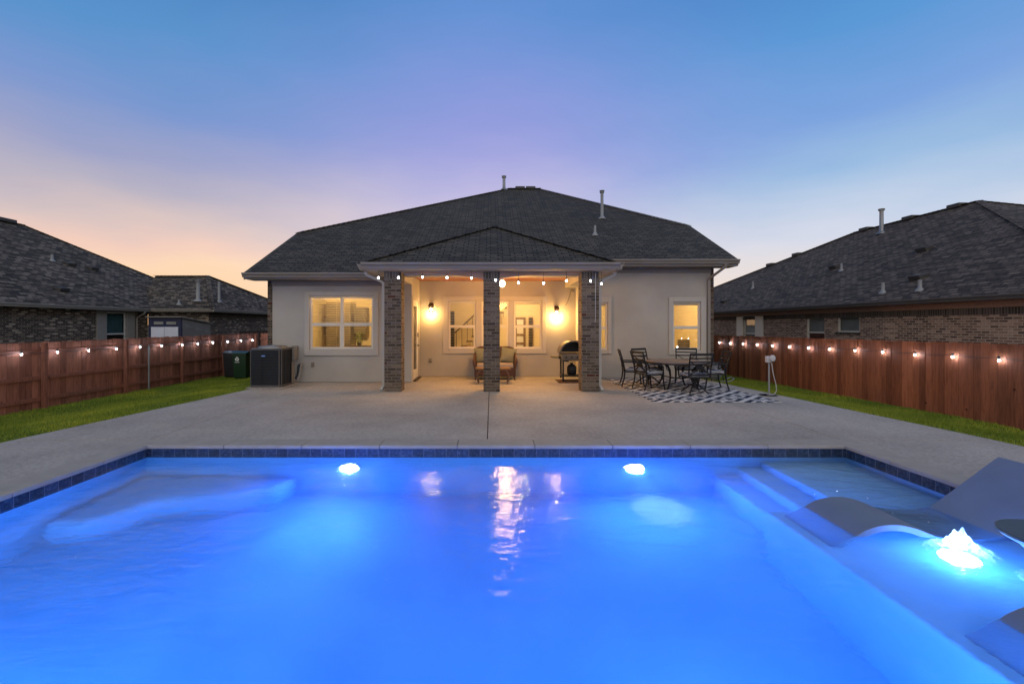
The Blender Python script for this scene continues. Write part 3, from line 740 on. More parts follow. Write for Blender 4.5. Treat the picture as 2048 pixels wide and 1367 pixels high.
# porch door in the return wall (faces +X)
dm = MB(); X = XLC
dm.box(X-.055, X-.01, DY0+.05, DY0+.19, .012, DZ-.05); dm.box(X-.055, X-.01, DY1-.19, DY1-.05, .012, DZ-.05)
dm.box(X-.055, X-.01, DY0+.19, DY1-.19, .012, .30); dm.box(X-.055, X-.01, DY0+.19, DY1-.19, DZ-.22, DZ-.05)
door = dm.build('door', 'white_vinyl', house, bevel=.006)
MB().box(X-.036, X-.03, DY0+.19, DY1-.19, .30, DZ-.22).build('pane', 'glass', door)
jm = MB(); jm.box(X-.10, X+.012, DY0-.06, DY0+.048, .01, DZ+.06); jm.box(X-.10, X+.012, DY1-.048, DY1+.06, .01, DZ+.06); jm.box(X-.10, X+.012, DY0+.048, DY1-.048, DZ-.048, DZ+.06)
jm.build('frame', 'trim_stucco', door, bevel=.006)
MB().box(X-.01, X+.016, DY1-.15, DY1-.09, 1.28, 1.42).build('keypad', 'dark_metal', door, bevel=.004)
hm = MB(); hm.tube([(X-.01, DY1-.12, 1.02), (X+.05, DY1-.12, 1.02), (X+.05, DY1-.24, 1.02)], .011, 10)
hm.lathe([(.035, 0), (.035, .012)], (0, 0, 0), 16); hm.v[-32:] = [(X-.008+v[2], DY1-.12+v[0], 1.02+v[1]) for v in hm.v[-32:]]
hm.build('handle', 'dark_metal', door)
MB().box(X-.05, X+.10, DY0, DY1, .004, .035).build('threshold', 'bronze_metal', door)

# downspouts
def spout(mb, pts, w=.075, h=.06):
    for a, c in zip(pts, pts[1:]): mb.bar(a, c, w, h)
ds = MB(); yy = YC+.15
spout(ds, [(PXa-.05, yy-.02, 2.99), (PXa-.05, yy, 2.92), (-2.71, yy, 2.72), (-2.71, yy, .12), (-2.75, yy-.12, .03)])
ds.build('downspout', 'trim_stucco', house, bevel=.008); ds = MB()
spout(ds, [(PXb+.05, yy-.02, 2.99), (PXb+.05, yy, 2.92), (2.72, yy, 2.72), (2.72, yy, .12), (2.76, yy-.12, .03)])
ds.build('downspout', 'trim_stucco', house, bevel=.008)
ds = MB(); xx = wx(1417.5, YR-.06)
spout(ds, [(7.0, 13.60, 3.5), (7.0, 13.62, 3.40), (xx, YR-.06, 3.08), (xx, YR-.06, .12), (xx, YR-.2, .03)])
ds.build('downspout', 'fascia_paint', house, bevel=.008)
# flues, pipes and vents on the roof
def pipe_mesh(x, y, z, h, r, cap=True):
    m = MB(); m.lathe([(r*2.6, -.02), (r*2.4, .02), (r*1.25, .10), (r*1.05, .12), (r, h*.92), (r, h)], (x, y, z), 16)
    if cap: m.lathe([(r*1.05, h-.005), (r*1.55, h), (r*1.55, h+.03), (r*.9, h+.035), (r*.9, h+.06), (r*1.7, h+.065), (r*1.7, h+.085), (r*.3, h+.11)], (x, y, z), 16)
    m.bar((x-r*3.2, y-.16, z-.10), (x+r*3.2, y-.16, z-.10), .004, .004)
    return m
def roof_y(py): return 5.118/(.52-(CY-py)/F)
for px, pyb, pyt, rr in ((1204, 437, 385, .058), (1190, 470, 450, .042)):
    y = roof_y(pyb); pipe_mesh(wx(px, y), y, ZM(y)-.01, (pyb-pyt)*y/F, rr, rr > .05).build('vent_pipe', 'pvc_grey', roof, smooth=40)
pipe_mesh(wx(1008, 23), 23.0, ZM(23.)-.02, .62, .07).build('vent_pipe', 'galvanised', roof, smooth=40)
for px in (1040, 1061):
    MB().box(wx(px, 23.1)-.24, wx(px, 23.1)+.24, 22.95, 23.3, zp-.05, zp+.09).build('ridge_vent', 'asphalt_vent', roof, bevel=.02)
# rooms behind the windows (walls, ceiling, floor seen through the glass)
def room(x0, x1, y0, y1, z1, nm='interior_wall'):
    m = MB(); m.quad((x0, y1, .03), (x1, y1, .03), (x1, y1, z1), (x0, y1, z1)); m.quad((x0, y0, .03), (x0, y1, .03), (x0, y1, z1), (x0, y0, z1)); m.quad((x1, y0, .03), (x1, y1, .03), (x1, y1, z1), (x1, y0, z1))
    m.build(nm, 'interior_paint', house)
    MB().quad((x0, y0, z1), (x1, y0, z1), (x1, y1, z1), (x0, y1, z1)).build('interior_ceiling', 'interior_ceiling', house)
    MB().quad((x0, y0, .03), (x1, y0, .03), (x1, y1, .03), (x0, y1, .03)).build('interior_floor', 'interior_floor', house)
room(XL0+.06, XLC-.24, YL+.21, 17.2, 2.75)
room(XLC+.02, XRC+.15, YB+.21, 20.6, 2.95)
room(XRC+.22, XR1-.06, YR+.21, 17.6, 2.9)
WARM = (1, .66, .24)
light('room_light', 'POINT', (-4.3, 13.75, 2.66), 340, WARM, house, .07)
light('room_light', 'POINT', (.1, 15.25, 2.84), 230, (1, .66, .28), house, .07); light('room_light', 'POINT', (1.2, 18.9, 2.80), 190, (1, .66, .28), house, .07)
light('room_light', 'POINT', (4.9, 14.75, 2.78), 230, WARM, house, .07)

# =============================== things inside ==============================================
def cabinet(name, label, x0, x1, y0, y1, z0, z1, nd, mat):
    t = thing(name, label, 'cabinet', ((x0+x1)/2, y1, z0)); MB().box(x0, x1, y0+.02, y1, z0, z1).build('carcass', mat, t, bevel=.004)
    wd = (x1-x0)/nd
    for i in range(nd):
        m = MB(); a, c = x0+wd*i+.006, x0+wd*(i+1)-.006; frame_y(m, y0, y0+.018, a, c, z0+.006, z1-.006, .06); m.box(a+.06, c-.06, y0+.010, y0+.017, z0+.066, z1-.066)
        dd = m.build('door', mat, t); MB().tube([(c-.03, y0-.02, z0+.35*(z1-z0)), (c-.03, y0-.02, z0+.5*(z1-z0))], .006, 6).build('handle', 'dark_metal', dd)
def px_box(px0, px1, py0, py1, Y): return wx(px0, Y), wx(px1, Y), wz(py1, Y), wz(py0, Y)
a, c, lo, hi = px_box(658, 706, 605, 690, 16.6)
cabinet('tall_cabinet', 'tall grey kitchen cabinet seen through the double window blinds', a, c, 16.3, 16.95, .05, hi, 2, 'cabinet_grey')
a, c, lo, hi = px_box(708, 731, 614, 667, 16.6); cabinet('wall_cabinet', 'grey wall cabinets hung beside the tall kitchen cabinet', a, c, 16.6, 17.0, lo, hi, 3, 'cabinet_grey')
a, c, lo, hi = px_box(658, 748, 690, 700, 15.9); cabinet('base_cabinet', 'low dark kitchen counter behind the double window', a, c, 15.6, 16.2, .05, .93, 3, 'dark_wood')
a, c, lo, hi = px_box(635, 657, 633, 669, 17.1); t = thing('wall_organizer', 'black framed wall board beside the tall kitchen cabinet', 'wall board', (a, 17.1, lo)); m = MB(); frame_y(m, 17.08, 17.12, a, c, lo, hi, .03); m.build('frame', 'dark_metal', t); MB().box(a+.03, c-.03, 17.1, 17.118, lo+.03, hi-.25).build('panel', 'dark_wood', t)
def leafy(name, label, x, y, z, h, r, n):
    t = thing(name, label, 'plant', (x, y, z)); MB().lathe([(r*.32, 0), (r*.42, h*.3), (r*.36, h*.3), (r*.3, h*.05)], (x, y, z), 16).build('pot', 'dark_metal', t, smooth=40)
    m = MB()
    for k in range(n):
        u = Vector((random.gauss(0, 1), random.gauss(0, 1), random.gauss(.4, .8))).normalized(); p = Vector((x, y, z+h*.62))+u*r*random.uniform(.4, 1); q = p+Vector((random.gauss(0, .04), random.gauss(0, .04), random.gauss(.0, .04)))
        wv = u.cross(Vector((0, 0, 1))).normalized()*.018; m.quad(p-wv, p+wv, q+u*.03)
    m.build('foliage', 'leaf_green', t)
leafy('potted_plant', 'bushy potted plant on the counter behind the double window', wx(719, 15.8), 15.8, .94, .42, .20, 500)
# back room: staircase, doorway, entry door
def stairs():
    x0 = wx(938, 18.5); t = thing('staircase', 'brown wooden staircase seen through the porch windows', 'staircase', (x0, 18.5, .03)); Y = 18.6
    m = MB(); r_ = MB()
    pts = [(-.95+.22*i, .35+.20*i) for i in range(12)]
    for x, z in pts: m.box(x-1.0+.25, x-1.0+.49, Y, Y+.9, z, z+.045); r_.box(x-1.0+.47, x-1.0+.49, Y+.02, Y+.88, z-.155, z-.001)
    m.build('tread', 'brown_wood', t); r_.build('riser', 'interior_ceiling', t)
    h = MB(); h.bar((pts[0][0]-.7, Y-.03, pts[0][1]+.85), (pts[-1][0]-.7, Y-.03, pts[-1][1]+.85), .05, .06); h.build('handrail', 'dark_wood', t)
    b_ = MB()
    for x, z in pts: b_.box(x-.71, x-.69, Y-.04, Y-.02, z, z+.84)
    b_.build('baluster', 'dark_metal', t)
stairs()
dd = MB(); Y = 20.5; a, c, lo, hi = px_box(1029, 1051, 634, 700, Y); frame_y(dd, Y-.05, Y, a, c, .04, hi, .10)
for i in range(1, 5): dd.box(a+.10, c-.10, Y-.05, Y, .04+(hi-.04)*i/5-.05, .04+(hi-.04)*i/5+.05)
ed = dd.build('entry_door', 'brown_wood', house); MB().box(a+.1, c-.1, Y-.02, Y-.005, .14, hi-.1).build('lite', 'white_vinyl', ed)
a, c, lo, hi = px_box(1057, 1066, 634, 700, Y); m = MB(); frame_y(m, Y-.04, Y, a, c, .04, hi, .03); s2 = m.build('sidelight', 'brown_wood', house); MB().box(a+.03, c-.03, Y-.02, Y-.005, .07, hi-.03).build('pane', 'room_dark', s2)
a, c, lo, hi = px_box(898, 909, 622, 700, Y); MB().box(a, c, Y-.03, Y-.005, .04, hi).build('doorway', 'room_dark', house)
# desk room
a, c, lo, hi = px_box(1341, 1357, 632, 668, 17.4); t = thing('framed_picture', 'black framed picture on the wall behind the far right window', 'picture', (a, 17.5, lo)); m = MB(); frame_y(m, 17.52, 17.58, a, c, lo, hi, .05); m.build('frame', 'dark_metal', t); MB().box(a+.05, c-.05, 17.55, 17.57, lo+.05, hi-.05).build('print', 'picture_art', t)
DX = wx(1371, 15.4); t = thing('desk', 'desk under the far right window', 'desk', (DX, 15.4, .03))
MB().box(DX-.8, DX+.55, 15.1, 15.8, .72, .76).build('desk_top', 'brown_wood', t, bevel=.005)
for sx in (-.76, .5):
    for sy in (15.14, 15.75): MB().box(DX+sx-.02, DX+sx+.02, sy-.02, sy+.02, .03, .718).build('leg', 'dark_metal', t)
t = thing('monitor', 'computer monitor on the desk seen through the far right window', 'monitor', (DX-.02, 15.5, .76))
MB().box(DX-.22, DX+.18, 15.5, 15.53, .86, 1.16).build('screen', 'cabinet_grey', t, bevel=.008); MB().box(DX-.05, DX+.01, 15.515, 15.54, .775, .90).build('stand', 'dark_metal', t); MB().box(DX-.14, DX+.10, 15.44, 15.6, .761, .774).build('base', 'dark_metal', t)
for i, (ox, lab) in enumerate(((-.30, 'small glowing lamp at the left of the computer monitor'), (.27, 'small glowing lamp at the right of the computer monitor'))):
    t = thing('desk_lamp', lab, 'lamp', (DX+ox, 15.35, .76)); MB().lathe([(.04, 0), (.04, .01), (.008, .014), (.008, .12)], (DX+ox, 15.35, .76), 12).build('stem', 'dark_metal', t); MB().ball((DX+ox, 15.35, .91), .028).build('bulb', 'led_small', t)

# =============================== porch things ===============================================
def sconce(px, py, label, e):
    x = wx(px, YB); z = wz(py, YB); y = YB; t = thing('wall_sconce', label, 'wall lamp', (x, y, z), 'porch wall sconces')
    m = MB(); m.box(x-.06, x+.06, y-.022, y-.002, z+.02, z+.20); m.box(x-.012, x+.012, y-.10, y-.02, z+.13, z+.155); m.build('bracket', 'bronze_metal', t, bevel=.004)
    m = MB(); m.lathe([(.085, .09), (.09, .10), (.07, .15), (.045, .19), (.02, .20)], (x, y-.12, z), 4); m.build('cap', 'bronze_metal', t)
    m = MB()
    for sx in (-1, 1):
        for sy in (-1, 1): m.box(x+sx*.056-.005, x+sx*.056+.005, y-.12+sy*.056-.005, y-.12+sy*.056+.005, z-.11, z+.098)
    frame = m; m.box(x-.062, x+.062, y-.182, y-.176, z-.118, z-.108); m.box(x-.062, x+.062, y-.064, y-.058, z-.118, z-.108); m.build('cage', 'bronze_metal', t)
    MB().lathe([(.05, -.10), (.05, .085)], (x, y-.12, z), 16).build('shade', 'lamp_glass', t, smooth=40)
    MB().ball((x, y-.12, z-.01), .032, 12, 8, 1.35).build('bulb', 'bulb_warm', t, smooth=60)
    light('sconce_light', 'POINT', (x, y-.12, z-.16), e, (1, .55, .15), t, .05)
sconce(863, 618, 'bronze lantern sconce beside the porch door', 46)
sconce(1112.5, 624, 'brightly burning bronze lantern sconce beside the grill', 88)
gx, gyy = wx(1004.5, 12.6), 12.6
t = thing('ceiling_lamp', 'round glowing globe lamp hanging from the porch ceiling', 'ceiling lamp', (gx, gyy, 3.06))
MB().lathe([(.07, 0), (.07, -.02), (.02, -.03), (.015, -.12), (.04, -.13), (.04, -.16)], (gx, gyy, 3.06), 16).build('stem', 'bronze_metal', t, smooth=40)
MB().ball((gx, gyy, 2.80), .085, 20, 12, 1.2).build('globe', 'globe_warm', t, smooth=60)
light('globe_light', 'POINT', (gx, gyy, 2.50), 215, (1, .50, .13), t, .30)
# wall outlets
def outlet(px, py, Y, label, mat='tan_metal'):
    x, z = wx(px, Y), wz(py, Y); t = thing('wall_outlet', label, 'outlet', (x, Y, z), 'weatherproof outlets on the house wall'); MB().box(x-.045, x+.045, Y-.012, Y-.001, z-.065, z+.065).build('plate', mat, t, bevel=.004); MB().box(x-.035, x+.035, Y-.05, Y-.013, z-.055, z+.055).build('cover', mat, t, bevel=.008)
outlet(861, 720, YB, 'small outlet box low on the porch wall left of the loveseat'); outlet(625.5, 728.5, YL, 'small outlet box under the double window')
# security camera with cord, on the porch right side
x, z = wx(1143, YB), wz(582.5, YB); t = thing('security_camera', 'small camera high on the porch wall near the right pillar', 'camera', (x, YB, z))
MB().box(x-.03, x+.03, YB-.05, YB-.001, z-.02, z+.06).build('mount', 'fascia_paint', t, bevel=.004); m = MB(); m.tube([(x+.01, YB-.05, z+.02), (x+.04, YB-.16, z-.0)], .03, 12); m.build('body', 'fascia_paint', t)
m = MB(); m.tube([(x-.02, YB-.01, z), (x-.06, YB-.01, z-.12), (x-.12, YB-.012, z-.32), (x-.20, YB-.01, z-.46)], .006, 6); m.build('cord', 'bronze_metal', t)
# loveseat
LX, LY = (wx(948, 13.95)+wx(1032, 13.95))/2, 14.0
t = thing('loveseat', 'brown wicker loveseat with cream seat cushion against the porch wall', 'loveseat', (LX, LY, 0)); hw = .62
m = MB(); m.slab([(LX-hw+.06, 14.27, .40), (LX+hw-.06, 14.27, .40), (LX+hw-.02, 14.40, .93), (LX+hw-.16, 14.40, .985), (LX-hw+.16, 14.40, .985), (LX-hw+.02, 14.40, .93)], (0, .07, 0)); m.build('backrest', 'wicker', t, bevel=.025)
m = MB(); m.box(LX-hw, LX+hw, 13.66, 14.33, .12, .36); m.build('seat_base', 'wicker', t, bevel=.02)
for s in (-1, 1):
    m = MB(); m.slab([(LX+s*hw, 13.62, .30), (LX+s*(hw+.07), 13.62, .58), (LX+s*(hw+.03), 13.70, .66), (LX+s*(hw+.01), 14.32, .88), (LX+s*hw, 14.32, .30)], (-s*.06, 0, 0)); m.build('armrest', 'wicker', t, bevel=.02)
    for yy in (13.68, 14.3): MB().box(LX+s*(hw-.03)-.02, LX+s*(hw-.03)+.02, yy-.02, yy+.02, .004, .14).build('leg', 'dark_wood', t)
    m = MB(); m.box(LX+(0 if s > 0 else -1)*(hw-.07)+.005*s, LX+(1 if s > 0 else 0)*(hw-.07)+.005*s, 13.64, 14.27, .362, .50); m.build('cushion', 'cushion_cream', t, bevel=.04, seg=4)
def pillow(x, y, z, s, lab, tilt):
    n = 10; vs = []; fs = []
    for side in (-1, 1):
        for j in range(n+1):
            for i in range(n+1):
                u, v = i/n*2-1, j/n*2-1; k = (1-u*u)*(1-v*v); pin = 1-.10*(1-abs(u))*abs(v)-.0
                vs.append(Vector((u*.24*(1-.08*(1-v*v)*0-.06*(1-abs(v))*abs(u)), side*(.012+.085*k**.5), v*.24*(1-.06*(1-abs(u))*abs(v)))))
    N = (n+1)**2
    for s_ in (0, 1):
        for j in range(n):
            for i in range(n):
                a = s_*N+j*(n+1)+i; q = (a, a+1, a+n+2, a+n+1); fs.append(q if s_ == 0 else q[::-1])
    bd = [i for i in range(n+1)]+[(j)*(n+1)+n for j in range(1, n+1)]+[n*(n+1)+i for i in range(n-1, -1, -1)]+[j*(n+1) for j in range(n-1, 0, -1)]
    for i in range(len(bd)):
        p, q = bd[i], bd[(i+1) % len(bd)]; fs.append((p, q, N+q, N+p))
    R = Matrix.Rotation(tilt, 3, 'Y') @ Matrix.Rotation(-.38, 3, 'X')
    m = MB(); m.add([R @ v + Vector((x, y, z)) for v in vs], fs); o = m.build('throw_pillow', 'pillow_green', None, smooth=70)
    tag(o, lab, 'pillow', 'green throw pillows on the loveseat')
pillow(LX-.40, 14.12, .72, .24, 'sage green square pillow at the left end of the loveseat', -.06); pillow(LX+.42, 14.12, .72, .24, 'sage green square pillow tilted at the right end of the loveseat', .16)
# coffee table in front
TX, TY = wx(986, 12.95), 12.95
t = thing('coffee_table', 'low bronze table with outward curving legs before the loveseat', 'coffee table', (TX, TY, 0))
MB().box(TX-.50, TX+.50, TY-.27, TY+.27, .40, .44).build('table_top', 'brown_wood', t, bevel=.008)
for s in (-1, 1):
    for q in (-1, 1):
        pts = [(TX+s*(.36+.10*(1-f)**2*0+.09*math.sin(PI*1.15*f-.3)-.0+.10*max(0, .35-f)*2), TY+q*.22, .004+.40*f) for f in [i/8 for i in range(9)]]
        m = MB()
        for a, c in zip(pts, pts[1:]): m.bar(a, c, .03, .04, (0, 1, 0))
        m.build('leg', 'brown_wood', t)
# grill
GX, GY = wx(1140, 13.45), 13.45
MT = MB().box(GX-.40, GX+.52, GY-.50, GY+.35, .003, .013).build('grill_mat', 'mat_brown'); tag(MT, 'dark brown mat on the porch floor under the grill', 'mat')
t = thing('grill', 'black and steel barbecue grill with domed lid open beside the right pillar', 'grill', (GX, GY, .013))
x0, x1, y0, y1 = GX-.30, GX+.45, GY-.28, GY+.25
m = MB(); m.box(x0, x1, y0, y1, .62, .82); m.build('firebox', 'grill_steel', t, bevel=.03)
# dome lid, arched in the XZ plane so that it reads as a quarter-round hood
prof = [(x0-.04+.40*(1-math.cos(a)), .84+.36*math.sin(a)) for a in [PI/2*i/12 for i in range(13)]]+[(x1-.30+.34*math.sin(a), .84+.36*math.cos(a)) for a in [PI/2*i/12 for i in range(13)]]
m = MB(); n = len(prof); inn = [((x-GX-.07)*.90+GX+.07, .84+(z-.84)*.90) for x, z in prof]
for i in range(n-1):
    (a, za), (c, zc) = prof[i], prof[i+1]; (e, ze), (f, zf) = inn[i], inn[i+1]
    m.quad((a, y0, za), (c, y0, zc), (c, y1+.06, zc), (a, y1+.06, za)); m.quad((e, y0, ze), (e, y1+.05, ze), (f, y1+.05, zf), (f, y0, zf)); m.quad((a, y0, za), (e, y0, ze), (f, y0, zf), (c, y0, zc))
m.build('lid', 'grill_steel', t, smooth=40)
m = MB(); m.slab([(x, y1+.055, z) for x, z in inn], (0, .004, 0)); m.build('lid_liner', 'black_plastic', t)
m = MB()
for k in range(14): m.box(x0+.04+k*.05, x0+.048+k*.05, y0+.03, y1-.03, .822, .83)
m.build('grate', 'dark_metal', t)
MB().slab([(x0-.26, y0+.03, .70), (x0-.01, y0+.03, .70), (x0-.01, y1-.03, .70), (x0-.26, y1-.03, .70)], (0, 0, .035)).build('side_shelf', 'dark_metal', t, bevel=.008)
m = MB(); m.slab([(x0-.06, y0+.02, .698), (x0+.10, y0+.02, .60), (x0+.22, y0+.02, .58), (x0+.22, y0+.02, .618), (x0-.01, y0+.02, .698)], (0, .4, 0)); m.build('bracket', 'dark_metal', t)
for k in range(4):
    m = MB(); m.lathe([(.026, 0), (.024, .03)], (0, 0, 0), 14); m.v = [(x0+.14+k*.16+v[0], y0-.006-v[2], .72+v[1]) for v in m.v]; m.build('knob', 'black_plastic', t, smooth=40)
for xx_ in (x0+.06, x1-.06):
    for yy in (y0+.04, y1-.04): MB().box(xx_-.024, xx_+.024, yy-.024, yy+.024, .07, .618).build('leg', 'black_plastic', t, bevel=.005)
m = MB(); m.box(x0+.02, x1-.02, y0+.02, y1-.02, .16, .19); m.build('lower_shelf', 'black_plastic', t, bevel=.005)
m = MB(); m.lathe([(.11, .20), (.14, .24), (.14, .42), (.09, .48), (.04, .50), (.04, .54)], (GX+.05, GY, 0), 20); m.build('gas_bottle', 'dark_metal', t, smooth=40)
for xx_ in (x0+.06, x1-.06):
    m = MB(); m.lathe([(.06, -.02), (.06, .02)], (0, 0, 0), 18); m.v = [(xx_+v[2], y0+.05+v[0], .075+v[1]) for v in m.v]; m.build('wheel', 'black_plastic', t, smooth=40)

# =============================== string lights ==============================================
def string(name, label, cord_pts, bulbs, mat, drop, rb=.026, group='strings of white bulbs'):
    p0 = cord_pts[0]; t = thing(name, label, 'string lights', p0, group)
    m = MB()
    m.tube(cord_pts, .006, 6)
    m.build('cord', 'black_plastic', t)
    for x, y, z, dr in bulbs:
        s = MB(); s.tube([(x, y, z), (x, y, z-dr+.05)], .004, 6); s.lathe([(.012, 0), (.016, .01), (.016, .05), (.008, .055)], (x, y, z-dr+.012), 10)
        so = s.build('socket', 'black_plastic', t)
        MB().ball((x, y, z-dr-.012), rb, 10, 7, 1.15).build('bulb', mat, so, smooth=80)
def cat(p, q, sag, n=7):
    p, q = Vector(p), Vector(q); return [p+(q-p)*(i/n)-Vector((0, 0, sag*4*(i/n)*(1-i/n))) for i in range(n)]
FXR, FXL = 9.40, -10.60
# porch string
ys = PEY+.12
ppx = [(765, 555), (797, 555), (845, 554), (894, 555), (943, 556), (991, 560), (1037, 565), (1087, 566), (1133, 561.5), (1181, 561.5), (1203, 567)]
bl = [(wx(a, ys), ys, 2.965 if i not in (6, 7, 10) else 2.93, 2.965-wz(c, ys)-.012 if i not in (6, 7, 10) else 2.93-wz(c, ys)-.012) for i, (a, c) in enumerate(ppx)]
bl[0] = (bl[0][0]-.10, ys, bl[0][2], bl[0][3])
string('string_lights', 'white bulbs hanging along the porch eave between the pillars', [(x, y, z) for x, y, z, dr in bl], bl, 'bulb_porch', .2, .022, 'strings of white bulbs')
# right fence string
pxs = [1439, 1460, 1486, 1514, 1545, 1579, 1617, 1659, 1710, 1765, 1830, 1905, 1998]; pys = [685, 686, 687.5, 689, 691, 693.5, 695.5, 698, 701, 704, 709.5, 713.5, 720]
XF = FXR-.07; bl = []
for a, c in zip(pxs, pys):
    y = F*XF/(a-CX); bl.append((XF, y, wz(c, y)+.06, .05))
bl = [(XF, bl[-1][1]-.75*k, bl[-1][2]-.0, .05) for k in (3, 2, 1)][::1]+bl[::-1]
string('string_lights', 'white bulbs strung along the right reddish board fence', sum([cat(p[:3], q[:3], .04) for p, q in zip(bl, bl[1:])], [])+[bl[-1][:3]], bl, 'bulb_white', .05, .0145)
# left fence string
pxs = [43, 115, 176.6, 232.6, 280, 323, 364.7, 395.7, 425.5, 455.3, 482.3, 505.4]; pys = [708.5, 704, 700.5, 697, 693.5, 691, 689.5, 687, 684.5, 683, 681, 680]
XF = FXL+.15; bl = []
for a, c in zip(pxs, pys):
    y = F*XF/(a-CX); bl.append((XF, y, wz(c, y)+.06, .05))
bl = [(XF, bl[0][1]-.85*k, bl[0][2], .05) for k in (2, 1)]+bl+[(-9.95, 20.35, bl[-1][2], .05)]
string('string_lights', 'white bulbs strung along the left fence with exposed rails', sum([cat(p[:3], q[:3], .05) for p, q in zip(bl, bl[1:])], [])+[bl[-1][:3]], bl, 'bulb_white', .05, .0145)
# loose cord on the right pillar
m = MB(); m.tube([(2.58, YC-.012, 2.93), (2.575, YC-.014, 2.4), (2.58, YC-.012, 1.95), (2.57, YC-.013, 1.72)], .006, 6); o = m.build('hanging_cord', 'white_plastic'); tag(o, 'thin white cord hanging down the right brick pillar', 'cord')

# =============================== fences =====================================================
def plank(mb, x0, x1, y0, y1, z0, z1, ax, ear=.02):
    """one dog-eared board; ax = axis of its width"""
    if ax == 'y': mb.slab([(x0, y0, z0), (x0, y1, z0), (x0, y1, z1-ear), (x0, y1-ear, z1), (x0, y0+ear, z1), (x0, y0, z1-ear)], (x1-x0, 0, 0))
    else: mb.slab([(x0, y0, z0), (x1, y0, z0), (x1, y0, z1-ear), (x1-ear, y0, z1), (x0+ear, y0, z1), (x0, y0, z1-ear)], (0, y1-y0, 0))
fr = thing('board_fence', 'tall reddish brown board fence along the right lawn, smooth side showing', 'fence', (FXR, 12, 0))
m = MB(); y = 3.0
while y < 25:
    gz = float(lawn_z(FXR, y)); tz = 1.305-.007*max(0, y-8)+random.gauss(0, .006)
    dx = random.gauss(0, .003); plank(m, FXR+dx, FXR+.018+dx, y+.0025, y+.1375, gz-.03, tz, 'y', .012); y += .14
m.build('panel', 'fence_red', fr)
m = MB()
for z in (.05, .6, 1.1): m.box(FXR+.025, FXR+.065, 3, 25, z-.045, z+.045)
m.build('rail', 'fence_red', fr)
fl = thing('board_fence', 'reddish cedar fence along the left lawn with posts and rails showing', 'fence', (FXL, 12, 0))
m = MB(); y = 4.2
while y < 20.7:
    gz = float(lawn_z(FXL, y)); tz = 1.25+.004*(y-10)+random.gauss(0, .008)
    dx = random.gauss(0, .003); plank(m, FXL-.02+dx, FXL-.002+dx, y+.003, y+.137, gz-.05, tz, 'y', .022); y += .14
m.build('panel', 'fence_red_back', fl)
for z in (-.08, .42, 1.03):
    MB().box(FXL, FXL+.04, 4.2, 20.7, z-.045, z+.045).build('rail', 'fence_red_back', fl, bevel=.004)
for k in range(-2, 5):
    y = F*10.55/897.+2.39*k if True else 0
    if y < 4.3: continue
    MB().box(FXL+.042, FXL+.135, y-.045, y+.045, -.45, 1.235).build('post', 'fence_red_back', fl, bevel=.005)
fc = thing('board_fence', 'short reddish fence closing the side yard behind the trash bins', 'fence', (-8.5, 20.75, 0))
m = MB(); x = FXL+.15
while x < -6.55:
    plank(m, x+.002, x+.138, 20.6, 20.618, -.4, 1.29+random.gauss(0, .006), 'x', .022); x += .14
m.build('panel', 'fence_red_back', fc); MB().box(FXL+.14, -6.55, 20.56, 20.598, 1.0, 1.09).build('rail', 'fence_red_back', fc); MB().box(-9.98, -9.88, 20.47, 20.558, -.4, 1.27).build('post', 'fence_red_back', fc)
fd = thing('dark_fence', 'dark weathered fence beside the far wing of the left house', 'fence', (-12, 24, 0)); m = MB(); y = 22.0
while y < 32:
    plank(m, -12.2, -12.18, y, y+.138, -.5, 1.37+random.gauss(0, .02), 'y', .02); y += .14
m.build('panel', 'fence_dark', fd); MB().box(-12.175, -12.14, 22, 32, 1.0, 1.09).build('rail', 'fence_dark', fd)
# thin pole before the left fence
y = 14.0; x = wx(297.5, y); o = MB().lathe([(.022, 0), (.022, 1.36), (.012, 1.37)], (x, y, float(lawn_z(x, y))-.02), 12).build('metal_pole', 'pvc_grey', smooth=40); tag(o, 'thin pale grey pole standing against the left fence', 'pole')
# timer box with plugs on a fence post
y = 18.2; x = FXL+.20; z0 = float(lawn_z(x, y)); t = thing('timer_box', 'grey outdoor timer box with dangling cords on a left fence post', 'timer box', (x, y, z0))
MB().box(x-.04, x+.06, y-.10, y+.06, .32, .56).build('case', 'pvc_grey', t, bevel=.01)
for k in range(3): MB().tube([(x+.02, y-.06+.05*k, .34), (x+.05+.02*k, y-.16+.09*k, .05), (x+.05, y-.18+.11*k, z0-.01)], .01, 6).build('cord', 'white_plastic', t)

